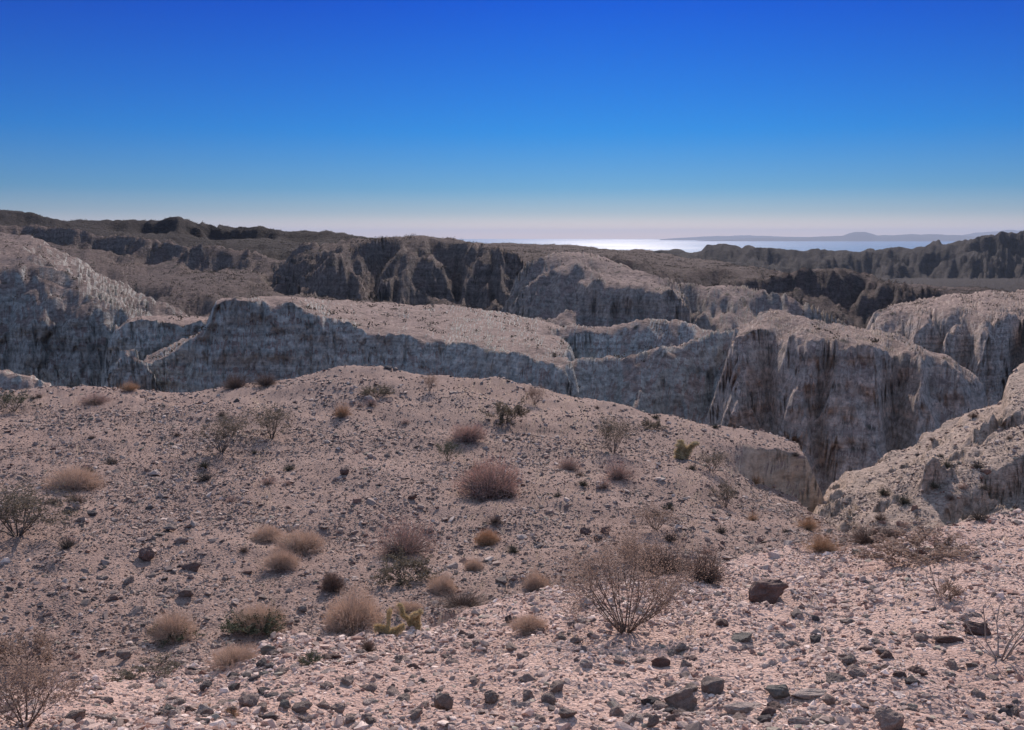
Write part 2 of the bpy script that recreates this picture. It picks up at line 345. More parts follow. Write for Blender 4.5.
# ------------------------------------------------------------------ materials
def nodes(m):
    m.use_nodes = True; nt = m.node_tree; nt.nodes.clear(); return nt
def N(nt, t, ins=None, **kw):
    n = nt.nodes.new(t)
    for k, v in kw.items(): setattr(n, k, v)
    for k, v in (ins or {}).items():
        if hasattr(v, 'is_output'): nt.links.new(v, n.inputs[k])
        elif v is not None: n.inputs[k].default_value = v
    return n
def ramp(nt, fac, stops, interp='LINEAR'):
    r = N(nt, 'ShaderNodeValToRGB', {'Fac': fac}); cr = r.color_ramp; cr.interpolation = interp
    while len(cr.elements) < len(stops): cr.elements.new(.5)
    for e, (p, c) in zip(cr.elements, stops):
        e.position = p; e.color = (*c, 1) if len(c) == 3 else c
    return r.outputs['Color']
def mix(nt, fac, a, b, mode='MIX'):
    m = N(nt, 'ShaderNodeMix', data_type='RGBA', blend_type=mode)
    for k, v in ((0, fac), (6, a), (7, b)):
        if hasattr(v, 'is_output'): nt.links.new(v, m.inputs[k])
        else: m.inputs[k].default_value = v if k == 0 else (*v, 1) if len(v) == 3 else v
    return m.outputs[2]
def noise(nt, vec, scale, detail=6, rough=.6, dist=0):
    return N(nt, 'ShaderNodeTexNoise', {'Vector': vec, 'Scale': scale, 'Detail': detail, 'Roughness': rough, 'Distortion': dist}).outputs['Fac']
def mapping(nt, vec, scale):
    return N(nt, 'ShaderNodeMapping', {'Vector': vec, 'Scale': scale}).outputs[0]
def math_(nt, op, a, b=0.0, clamp=False):
    return N(nt, 'ShaderNodeMath', {0: a, 1: b}, operation=op, use_clamp=clamp).outputs[0]
def finish(nt, col, rough=.9, bump=None, spec=.25):
    b = N(nt, 'ShaderNodeBsdfPrincipled', {'Base Color': col, 'Roughness': rough, 'Specular IOR Level': spec})
    if bump is not None: nt.links.new(bump, b.inputs['Normal'])
    N(nt, 'ShaderNodeOutputMaterial', {'Surface': b.outputs[0]})
    return b
def bump(nt, h, dist, strength=1.0, prev=None):
    return N(nt, 'ShaderNodeBump', {'Height': h, 'Distance': dist, 'Strength': strength, 'Normal': prev}).outputs[0]

def mat_gravel(name='desert_gravel', k=1.0):
    m = bpy.data.materials.new(name); nt = nodes(m)
    g = N(nt, 'ShaderNodeTexCoord').outputs['Object']
    big = noise(nt, g, .35, 4, .6)
    fine = noise(nt, g, 9, 8, .75)
    vor = N(nt, 'ShaderNodeTexVoronoi', {'Vector': g, 'Scale': 24.0, 'Randomness': 1.0})
    vor2 = N(nt, 'ShaderNodeTexVoronoi', {'Vector': g, 'Scale': 60.0, 'Randomness': 1.0})
    base = ramp(nt, fine, [(.30, (.26, .185, .155)), (.5, (.42, .31, .265)), (.72, (.54, .42, .37))])
    peb = ramp(nt, N(nt, 'ShaderNodeSeparateColor', {0: vor.outputs['Color']}).outputs[0], [(0, (.10, .08, .08)), (.25, (.25, .19, .18)), (.6, (.38, .30, .28)), (1, (.56, .48, .46))])
    c = mix(nt, math_(nt, 'MULTIPLY', ramp(nt, vor.outputs['Distance'], [(.25, (1, 1, 1)), (.42, (0, 0, 0))]), .6), base, peb)
    peb2 = ramp(nt, N(nt, 'ShaderNodeSeparateColor', {0: vor2.outputs['Color']}).outputs[1], [(0, (.14, .11, .11)), (.4, (.34, .26, .25)), (1, (.52, .43, .41))])
    c = mix(nt, .35, c, peb2)
    c = mix(nt, ramp(nt, big, [(.4, (0, 0, 0)), (.6, (1, 1, 1))]), c, (.86, .84, .84), 'MULTIPLY')
    nz = N(nt, 'ShaderNodeSeparateXYZ', {0: N(nt, 'ShaderNodeNewGeometry').outputs['True Normal']}).outputs['Z']
    clay = ramp(nt, noise(nt, mapping(nt, g, (1, 1, 3)), 1.5, 7, .7), [(.36, (.46, .38, .31)), (.64, (.82, .69, .56))])
    c = mix(nt, ramp(nt, nz, [(.55, (1, 1, 1)), (.75, (0, 0, 0))]), c, clay)
    c = mix(nt, 1.0, c, (k * 1.075, k * .965, k * .885), 'MULTIPLY')
    ck = noise(nt, mapping(nt, g, (1, 1, 2.2)), 2.4, 8, .75)
    h = math_(nt, 'SUBTRACT', 1.0, vor.outputs['Distance'])
    h2 = math_(nt, 'SUBTRACT', 1.0, vor2.outputs['Distance'])
    b = bump(nt, h, .03, .8); b = bump(nt, h2, .012, .7, b); b = bump(nt, fine, .02, .7, b); b = bump(nt, math_(nt, 'MULTIPLY', ck, ramp(nt, nz, [(.55, (1, 1, 1)), (.8, (0, 0, 0))])), .16, .8, b)
    finish(nt, c, .95, b, .15); return m
def mat_cliff(name, s, top, face, band, strata_freq, bd=1.0, speck=None):
    """badland rock: sunlit-coloured crust on flats, banded clay on faces; s = feature size in metres"""
    m = bpy.data.materials.new(name); nt = nodes(m)
    g = N(nt, 'ShaderNodeTexCoord').outputs['Object']
    nz = N(nt, 'ShaderNodeSeparateXYZ', {0: N(nt, 'ShaderNodeNewGeometry').outputs['True Normal']}).outputs['Z']
    warp = noise(nt, g, .25 / s, 4, .6)
    z = N(nt, 'ShaderNodeSeparateXYZ', {0: g}).outputs
    zz = math_(nt, 'ADD', math_(nt, 'MULTIPLY', z['Z'], strata_freq), math_(nt, 'MULTIPLY', warp, 5.0))
    st = noise(nt, N(nt, 'ShaderNodeCombineXYZ', {'X': math_(nt, 'MULTIPLY', z['X'], .01), 'Y': math_(nt, 'MULTIPLY', z['Y'], .01), 'Z': zz}).outputs[0], 1.0, 5, .7)
    streak = noise(nt, mapping(nt, g, (1 / s, 1 / s, .38 / s)), 2.2, 7, .72, .8)
    n1 = noise(nt, g, 1.1 / s, 8, .7)
    n2 = noise(nt, g, 6 / s, 5, .75)
    f = mix(nt, ramp(nt, st, [(.42, (0, 0, 0)), (.58, (1, 1, 1))]), face, band)
    beds = noise(nt, N(nt, 'ShaderNodeCombineXYZ', {'X': math_(nt, 'MULTIPLY', z['X'], .03 / s), 'Y': 0.0, 'Z': math_(nt, 'ADD', math_(nt, 'MULTIPLY', z['Z'], 7.0 / s), math_(nt, 'MULTIPLY', warp, 2.5))}).outputs[0], 1.0, 4, .75)
    f = mix(nt, .75, f, ramp(nt, beds, [(.38, (.68, .67, .66)), (.5, (1, 1, 1)), (.62, (1.22, 1.2, 1.18))]), 'MULTIPLY')
    f = mix(nt, .14, f, ramp(nt, streak, [(.36, (.62, .62, .62)), (.62, (1.28, 1.28, 1.28))]), 'MULTIPLY')
    t = mix(nt, ramp(nt, n1, [(.35, (0, 0, 0)), (.65, (1, 1, 1))]), top, [c * .72 for c in top])
    tn = math_(nt, 'ADD', nz, math_(nt, 'MULTIPLY', math_(nt, 'SUBTRACT', n1, .5), .5))
    c = mix(nt, ramp(nt, tn, [(.60, (0, 0, 0)), (.85, (1, 1, 1))]), f, t)
    c = mix(nt, .85, c, ramp(nt, n2, [(.36, (.5, .5, .5)), (.64, (1.5, 1.48, 1.46))]), 'MULTIPLY')
    if speck:
        v = N(nt, 'ShaderNodeTexVoronoi', {'Vector': g, 'Scale': speck[0], 'Randomness': 1.0})
        k = math_(nt, 'MULTIPLY', ramp(nt, v.outputs['Distance'], [(.12, (1, 1, 1)), (.30, (0, 0, 0))]),
                  ramp(nt, N(nt, 'ShaderNodeSeparateColor', {0: v.outputs['Color']}).outputs[0], [(.5, (0, 0, 0)), (.55, (1, 1, 1))]))
        c = mix(nt, math_(nt, 'MULTIPLY', k, ramp(nt, nz, [(.6, (0, 0, 0)), (.8, (1, 1, 1))])), c, speck[1])
    b = bump(nt, streak, .22 * s * bd, .5); b = bump(nt, st, .4 * s * bd, .6, b); b = bump(nt, beds, .16 * s * bd, .9, b); b = bump(nt, n1, .8 * s * bd, .8, b); b = bump(nt, n2, .30 * s * bd, 1.0, b)
    finish(nt, c, .97, b, .1); return m

M_GRAVEL = mat_gravel('desert_gravel', 1.25); M_HILL = mat_gravel('stony_soil', .77)
PINK = (.36, .262, .228)
M_OUT = mat_cliff('buff_outcrop', .9, (.50, .38, .31), (.54, .415, .33), (.38, .285, .225), 1.6, .35)
M_CLIFF = mat_cliff('canyon_rock', 5., PINK, (.40, .395, .375), (.49, .46, .42), .9, .35, (.35, (.10, .085, .07)))
M_WARM = mat_cliff('warm_canyon_rock', 5., PINK, (.45, .375, .33), (.55, .425, .36), .9, .35, (.35, (.10, .085, .07)))
M_LEFT = mat_cliff('bare_hillside', 5., (.24, .178, .16), (.31, .30, .285), (.37, .345, .315), .9, .35, (.35, (.09, .075, .06)))
M_MID = mat_cliff('badland_rock', 9., (.34, .25, .225), (.30, .27, .25), (.40, .33, .285), .45, .4, (.22, (.08, .07, .06)))
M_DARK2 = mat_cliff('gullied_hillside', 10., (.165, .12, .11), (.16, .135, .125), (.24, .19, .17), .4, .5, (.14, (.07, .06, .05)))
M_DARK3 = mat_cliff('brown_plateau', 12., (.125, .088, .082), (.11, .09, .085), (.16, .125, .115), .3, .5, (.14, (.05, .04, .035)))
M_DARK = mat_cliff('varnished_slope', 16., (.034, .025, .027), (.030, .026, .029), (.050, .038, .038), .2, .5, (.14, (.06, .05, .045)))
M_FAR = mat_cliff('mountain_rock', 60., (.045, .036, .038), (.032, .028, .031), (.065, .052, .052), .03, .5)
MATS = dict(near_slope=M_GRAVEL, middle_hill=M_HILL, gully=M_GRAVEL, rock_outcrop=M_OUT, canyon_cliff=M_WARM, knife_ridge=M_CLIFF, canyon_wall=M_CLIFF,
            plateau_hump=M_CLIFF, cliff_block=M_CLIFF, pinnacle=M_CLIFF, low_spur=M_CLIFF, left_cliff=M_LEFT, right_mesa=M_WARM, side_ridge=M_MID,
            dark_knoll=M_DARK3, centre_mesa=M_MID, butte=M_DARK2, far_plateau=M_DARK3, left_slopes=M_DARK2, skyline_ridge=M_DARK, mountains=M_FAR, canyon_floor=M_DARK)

# ------------------------------------------------------------------ build the terrain sheet
EROSION = dict(left_cliff=(26, .06), plateau_hump=(14, .05), canyon_wall=(16, .03), canyon_cliff=(12, .04), knife_ridge=(14, .045), right_mesa=(22, .05), side_ridge=(32, .11), dark_knoll=(44, .09),
               centre_mesa=(28, .08), butte=(48, .12), far_plateau=(60, .09), left_slopes=(56, .10), skyline_ridge=(90, .085), mountains=(150, .17), cliff_block=(14, .04), low_spur=(10, .06), canyon_floor=(60, .07))
def erode(X, Y, Z, lab, gx, gy):
    """branching gullies that run down the local slope"""
    lam = np.full(Z.shape, 40.0); amp = np.zeros(Z.shape)
    for i, l in enumerate(LANDS):
        if l.name in EROSION:
            m = lab == i; lam[m], amp[m] = EROSION[l.name]
    idx = np.nonzero((amp > 0) & (Y > 55))[0]
    out = np.zeros(Z.shape)
    for k in range(0, len(idx), 60000):
        m = idx[k:k + 60000]
        x, y, lm, a0 = X[m], Y[m], lam[m], amp[m]
        sx, sy = gx[m], gy[m]; sl = np.hypot(sx, sy) + 1e-6
        dx, dy = sy / sl, -sx / sl
        strength = sstep(.02, .36, sl)
        mag = 1.1
        h = np.zeros(len(m)); hx = np.zeros(len(m)); hy = np.zeros(len(m)); f = 1.0; a = 1.0
        for o in range(5):
            px, py = x / lm * f + o * 7.3, y / lm * f + o * 3.1
            ddx = dx * mag + hy * .55; ddy = dy * mag - hx * .55
            ix, iy = np.floor(px).astype(np.int64), np.floor(py).astype(np.int64); fx, fy = px - ix, py - iy
            va = 0; vx = 0; vy = 0; wt = 0
            for i in (-1, 0, 1):
                for j in (-1, 0, 1):
                    r1 = _h(ix + i, iy + j, 40 + o) / 4096.0; r2 = _h(ix + i, iy + j, 60 + o) / 4096.0
                    qx, qy = fx - i - r1, fy - j - r2
                    w = np.exp(-2.2 * (qx * qx + qy * qy)); wt = wt + w
                    mg = (qx * ddx + qy * ddy) * 6.283
                    va = va + np.cos(mg) * w; sn = np.sin(mg) * w; vx = vx - sn * ddx; vy = vy - sn * ddy
            va, vx, vy = va / wt, vx / wt, vy / wt
            h += a * va; hx += a * vx; hy += a * vy; a *= .52; f *= 2.0
        out[m] = (h - .5) * a0 * lm * strength
    return out
def build_terrain():
    umin, umax = (-330 - 512) / F, (1354 - 512) / F
    NC, NR = 1300, 1000
    U = np.linspace(umin, umax, NC)
    Uc = np.linspace(umin, umax, 261)
    dense = np.exp(np.linspace(math.log(1.0), math.log(8800), 2400))
    z = height(*np.meshgrid(Uc, dense, indexing='ij'))
    lz = np.diff(np.log(dense))[None, :]
    zs = z.copy()
    def box(A, n, ax):
        k = np.ones(n) / n; return np.apply_along_axis(lambda c: np.convolve(np.pad(c, n // 2, 'edge'), k, 'valid'), ax, A)
    zs = box(box(zs, 13, 1), 5, 0)
    gl, gu = np.gradient(zs, math.log(dense[1] / dense[0]), axis=1), np.gradient(zs, Uc[1] - Uc[0], axis=0)
    Zx = gu / dense[None, :]; Zy = gl / dense[None, :] - Uc[:, None] * Zx
    w = np.sqrt((np.diff(z, axis=1) / dense[1:]) ** 2) + lz * np.where(dense[1:] < 60, .25, .10)
    w = np.minimum(w, .02)
    k = np.ones(9) / 9
    w = np.apply_along_axis(lambda c: np.convolve(np.pad(c, 4, 'edge'), k, 'valid'), 0, w)
    cum = np.concatenate([np.zeros((len(Uc), 1)), np.cumsum(w, axis=1)], axis=1)
    cum /= cum[:, -1:]
    tt = np.linspace(0, 1, NR)
    ld = np.log(dense)
    rad = np.array([np.interp(tt, cum[i], ld) for i in range(len(Uc))])
    radf = np.empty((NC, NR))
    for j in range(NR): radf[:, j] = np.interp(U, Uc, rad[:, j])
    Yg = np.exp(radf); Ug = np.repeat(U[:, None], NR, 1)
    Z, lab = height(Ug, Yg, True)
    X = Ug * Yg; Y = Yg.copy()
    a_ = (Ug - Uc[0]) / (Uc[1] - Uc[0]); b_ = np.log(Yg) / math.log(dense[1] / dense[0])
    a_ = np.clip(a_, 0, len(Uc) - 1.001); b_ = np.clip(b_, 0, len(dense) - 1.001); i_ = a_.astype(int); j_ = b_.astype(int); a_ -= i_; b_ -= j_
    bil = lambda T: (T[i_, j_] * (1 - a_) + T[i_ + 1, j_] * a_) * (1 - b_) + (T[i_, j_ + 1] * (1 - a_) + T[i_ + 1, j_ + 1] * a_) * b_
    Z = Z + erode(X.ravel(), Y.ravel(), Z.ravel(), lab.ravel(), bil(Zx).ravel(), bil(Zy).ravel()).reshape(Z.shape)
    # weathering of steep faces: ledges and hollows pushed in and out
    gy = np.abs(np.gradient(Z, axis=1)) / (np.abs(np.gradient(Yg, axis=1)) + 1e-6)
    steep = sstep(.6, 1.6, gy)
    sc = np.interp(Yg, [0, 20, 45, 110, 300, 900, 3000], [.2, .5, .9, 3.2, 6, 14, 40])
    S_ = X + Y * .25
    disp = sc * (.46 * fbm(S_ / (sc * 1.9), Z / (sc * .8), 5, 301, .6) + .16 * pn(S_ / (sc * 6), Z / (sc * .16), 302) + .10 * pn(S_ / (sc * 4), Z / (sc * .07), 303))
    wig = S_ + sc * .5 * fbm(Z / (sc * 1.2), S_ / (sc * 8), 3, 305)
    c1 = np.abs(pn(wig / (sc * 3.2), Z / (sc * 9), 306)); c2 = np.abs(pn(wig / (sc * 1.3), Z / (sc * 3), 307))
    msk = sstep(-.25, .25, pn(S_ / (sc * 5), Z / (sc * 3), 308))
    disp = disp - sc * (.50 * np.exp(-(c1 / .055) ** 2) + .22 * msk * np.exp(-(c2 / .07) ** 2))
    disp = disp * np.where(Yg < 60, .6, 1.0)
    dy = steep * np.clip(disp, -sc * .8, sc * .6) * .8
    Y = Y - dy; X = X - dy * Ug
    global TER; TER = (X, Y, Z, lab, steep)
    co = np.stack([X, Y, Z], -1)
    idx = np.arange(NC * NR).reshape(NC, NR)
    q = np.stack([idx[:-1, :-1], idx[1:, :-1], idx[1:, 1:], idx[:-1, 1:]], -1).reshape(-1, 4)
    fl = lab[:-1, :-1].reshape(-1)
    flat_co = co.reshape(-1, 3)
    for i, l in enumerate(LANDS):
        f = q[fl == i]
        if len(f) < 40: continue
        used = np.unique(f); remap = np.full(NC * NR, -1); remap[used] = np.arange(len(used))
        me = mesh_np(l.name, flat_co[used], remap[f], MATS[l.name])
        o = link(l.name, me); tag(o, kind='structure')
import time; _t = time.time(); build_terrain(); print('terrain', time.time() - _t)

# sea
M_SEA = bpy.data.materials.new('sea_water'); nt = nodes(M_SEA)
g = N(nt, 'ShaderNodeTexCoord').outputs['Object']
nn = noise(nt, mapping(nt, g, (.0003, .0012, 1)), 1.0, 5, .6)
bs = finish(nt, (.03, .07, .11, 1), .2, bump(nt, noise(nt, g, .02, 6, .8), 1.2, .35), .5)
rr = ramp(nt, nn, [(.35, (.13,) * 3), (.65, (.21,) * 3)]); nt.links.new(rr, bs.inputs['Roughness'])
me = mesh_np('sea', [(-60000, 4500, SEA_Z), (60000, 4500, SEA_Z), (68000, 70000, SEA_Z), (-68000, 70000, SEA_Z)], np.array([[0, 1, 2, 3]]), M_SEA, False)
tag(link('sea', me), kind='structure')
# mountains across the sea
def far_range(name, D, depth, pts, seed, mat):
    p = np.array(pts, float); n = 500; m = 24
    px = np.linspace(p[0, 0], p[-1, 0], n); py = np.interp(px, p[:, 0], p[:, 1])
    u, zc = pt(px, py, D)
    hgt = np.maximum(zc - SEA_Z, 0)
    co = []
    for j in range(m):
        t = j / (m - 1) * 2 - 1
        d = D + t * depth
        f = np.clip(1 - abs(t), 0, 1) ** .8
        hh = hgt * f * (1 + .30 * (1 - f) * 2 * fbm(u * D / 1800, np.full(n, t * 3.), 4, seed))
        hh = hh * (1 + .12 * fbm(u * D / 900, np.full(n, t), 3, seed + 3))
        co.append(np.stack([u * d, np.full(n, d), SEA_Z - 5 + hh], -1))
    co = np.array(co).transpose(1, 0, 2)
    idx = np.arange(n * m).reshape(n, m)
    q = np.stack([idx[:-1, :-1], idx[1:, :-1], idx[1:, 1:], idx[:-1, 1:]], -1).reshape(-1, 4)
    tag(link(name, mesh_np(name, co.reshape(-1, 3), q, mat)), kind='structure')
far_range('far_shore_hills', 42000, 3000, [(690, 241), (760, 237.5), (800, 237), (843, 235.5), (855, 231.5), (866, 231.5), (878, 235), (910, 234), (960, 234.5), (985, 238), (1010, 241)], 5, M_FAR)
far_range('far_shore_mountains', 52000, 4000, [(660, 239), (700, 236.5), (740, 235), (790, 236.5), (840, 237), (950, 236), (1000, 230), (1040, 229), (1200, 229), (1400, 239)], 9, M_FAR)


# ------------------------------------------------------------------ stones
def mat_stone(name, cols, attr=False):
    m = bpy.data.materials.new(name); nt = nodes(m)
    g = N(nt, 'ShaderNodeTexCoord').outputs['Object']
    n1 = noise(nt, g, 3 if not attr else 14, 6, .7); n2 = noise(nt, g, 22 if not attr else 90, 4, .7)
    if attr:
        c = N(nt, 'ShaderNodeAttribute', attribute_name='tone').outputs['Color']
    else:
        c = mix(nt, N(nt, 'ShaderNodeObjectInfo').outputs['Random'], cols[0], cols[1])
    c = mix(nt, .8, c, ramp(nt, n1, [(.3, (.6, .58, .56)), (.7, (1.35, 1.3, 1.28))]), 'MULTIPLY')
    c = mix(nt, .5, c, ramp(nt, n2, [(.35, (.6, .6, .6)), (.65, (1.3, 1.3, 1.3))]), 'MULTIPLY')
    b = bump(nt, n1, .10 if not attr else .012, .7); b = bump(nt, n2, .03 if not attr else .004, .8, b)
    finish(nt, c, .85, b, .3); return m
PAL = [((.50, .365, .305), .42), ((.37, .275, .23), .20), ((.16, .12, .105), .09), ((.31, .18, .14), .12), ((.70, .55, .47), .14), ((.32, .275, .215), .03)]
MS = {'pinkish grey': mat_stone('pinkish_stone', ((.48, .355, .30), (.39, .29, .245))),
      'dull grey': mat_stone('grey_stone', ((.36, .28, .24), (.29, .225, .195))),
      'dark grey': mat_stone('dark_stone', ((.18, .15, .145), (.13, .11, .105))),
      'reddish brown': mat_stone('reddish_stone', ((.26, .165, .14), (.19, .12, .10))),
      'pale': mat_stone('pale_stone', ((.70, .56, .48), (.58, .46, .40))),
      'greenish grey': mat_stone('greenish_stone', ((.32, .29, .25), (.26, .24, .21)))}
CNAMES = ['pinkish grey', 'dull grey', 'dark grey', 'reddish brown', 'pale', 'greenish grey']
M_STUFF = mat_stone('loose_stone', None, True)
import bmesh
def hull(n, seed, squash=(1, 1, .7), jag=.25):
    r = np.random.default_rng(seed); p = r.normal(size=(n, 3)); p /= np.linalg.norm(p, axis=1)[:, None]
    p *= (1 - jag * r.random(n))[:, None]; p *= np.array(squash)
    bm = bmesh.new()
    for q in p: bm.verts.new(q)
    res = bmesh.ops.convex_hull(bm, input=bm.verts)
    junk = [v for v in bm.verts if not v.link_faces]
    bmesh.ops.delete(bm, geom=junk, context='VERTS')
    bmesh.ops.triangulate(bm, faces=bm.faces)
    bmesh.ops.recalc_face_normals(bm, faces=bm.faces)
    return bm
def hull_np(*a, **k):
    bm = hull(*a, **k); bm.verts.index_update()
    v = np.array([x.co[:] for x in bm.verts]); f = np.array([[w.index for w in q.verts] for q in bm.faces]); bm.free(); return v, f
def rock_mesh(name, seed, squash, n=18, jag=.3, rough=.05, sub=2):
    """angular broken rock: hull with worn, chipped faces"""
    bm = hull(n, seed, squash, jag)
    bmesh.ops.bevel(bm, geom=bm.edges[:], offset=.045, segments=1, affect='EDGES', profile=.5)
    bmesh.ops.triangulate(bm, faces=bm.faces)
    for _ in range(sub):
        long = [e for e in bm.edges if e.calc_length() > .22]
        bmesh.ops.subdivide_edges(bm, edges=long, cuts=1); bmesh.ops.triangulate(bm, faces=bm.faces)
    bm.normal_update(); bm.verts.index_update()
    co = np.array([v.co[:] for v in bm.verts]); no = np.array([v.normal[:] for v in bm.verts])
    d = rough * (fbm(co[:, 0] * 2.2 + seed, co[:, 1] * 2.2 + co[:, 2] * 3.1, 4, seed % 97) + .8 * -np.abs(pn(co[:, 0] * 1.3 + co[:, 2] * 2, co[:, 1] * 1.3, seed % 91)))
    co = co + no * d[:, None]
    for v, c in zip(bm.verts, co): v.co = c
    me = bpy.data.meshes.new(name); bm.to_mesh(me); bm.free()
    me.polygons.foreach_set('use_smooth', np.zeros(len(me.polygons), bool)); return me

_cm = np.maximum.accumulate(_T / np.exp(_ly)[None, :], axis=1)
def visible(X, Y, Ztop):
    U = X / Y
    a = np.clip(((U - _u[0]) / (_u[1] - _u[0])).astype(int), 0, len(_u) - 1); b = np.clip(((np.log(Y * .985) - _ly[0]) / (_ly[1] - _ly[0])).astype(int), 0, len(_ly) - 1)
    return Ztop / Y >= _cm[a, b] - .002
_gu, _gl = np.gradient(_T, _u[1] - _u[0], _ly[1] - _ly[0])
def slope_at(X, Y):
    U = X / Y
    a = np.clip(((U - _u[0]) / (_u[1] - _u[0])).astype(int), 0, len(_u) - 1); b = np.clip(((np.log(Y) - _ly[0]) / (_ly[1] - _ly[0])).astype(int), 0, len(_ly) - 1)
    return np.hypot(_gl[a, b], _gu[a, b]) / Y

def scatter():
    out = []
    for a, dens, dmax in ((.018, 800, 9.5), (.032, 330, 17.5), (.042, 170, 30), (.055, 150, 36), (.085, 36, 48), (.09, 16, 13), (.135, 3.2, 48), (.14, 2.3, 13), (.21, .25, 46), (.34, .02, 44)):
        d0, d1 = 4.2, dmax
        area = .72 * (d1 ** 2 - d0 ** 2)
        n = int(area * dens)
        D = np.sqrt(rng.random(n) * (d1 ** 2 - d0 ** 2) + d0 ** 2); U = rng.uniform(-.72, .72, n)
        X = U * D
        # stony and sandy patches
        m = .5 + .9 * fbm(X / 3.2, D / 3.2, 3, 900) + .5 * pn(X / .8, D / .8, 905)
        # sandy crown of the middle hill, stony left shoulder
        m = m + .25 * sstep(2, -10, X) * sstep(16, 22, D) - .35 * sstep(33, 38, D) * sstep(-6, -2, X) * sstep(10, 4, X)
        keep = rng.random(n) < np.clip(m, .3, 1)
        X, D = X[keep], D[keep]
        z = ground_z(X, D); sl = slope_at(X, D)
        size = a * np.exp(rng.normal(0, .28 if a < .08 else .42, len(X)))
        size = np.minimum(size, np.where(D < 14, .15, .26))
        ok = (sl < .95) & (z > -7.5 - .05 * D) & visible(X, D, z + size * 2 + .15)
        if a < .04: ok &= (size / D * F > .9)
        out.append(np.stack([X[ok], D[ok], z[ok], size[ok]], -1))
    return np.concatenate(out)
ST = scatter()
# keep clear of the named rocks and the shrubs' feet later
def zone(px, py, X, Y):
    edge = np.interp(px, [p[0] for p in near_edge], [p[2] for p in near_edge])
    if px > 815 and Y > 23: return 'on the buff rock outcrop right of the gully'
    if Y < edge + 1.2:
        k = 'left' if px < 260 else 'centre left' if px < 512 else 'centre right' if px < 768 else 'right'
        return 'on the near gravel slope at the bottom %s' % k
    k = 'left' if px < 256 else 'centre' if px < 512 else 'right'
    if py < 460: return 'high on the middle hill towards its %s' % (k if k != 'centre' else 'middle')
    return 'low on the middle hill towards its %s' % (k if k != 'centre' else 'middle')

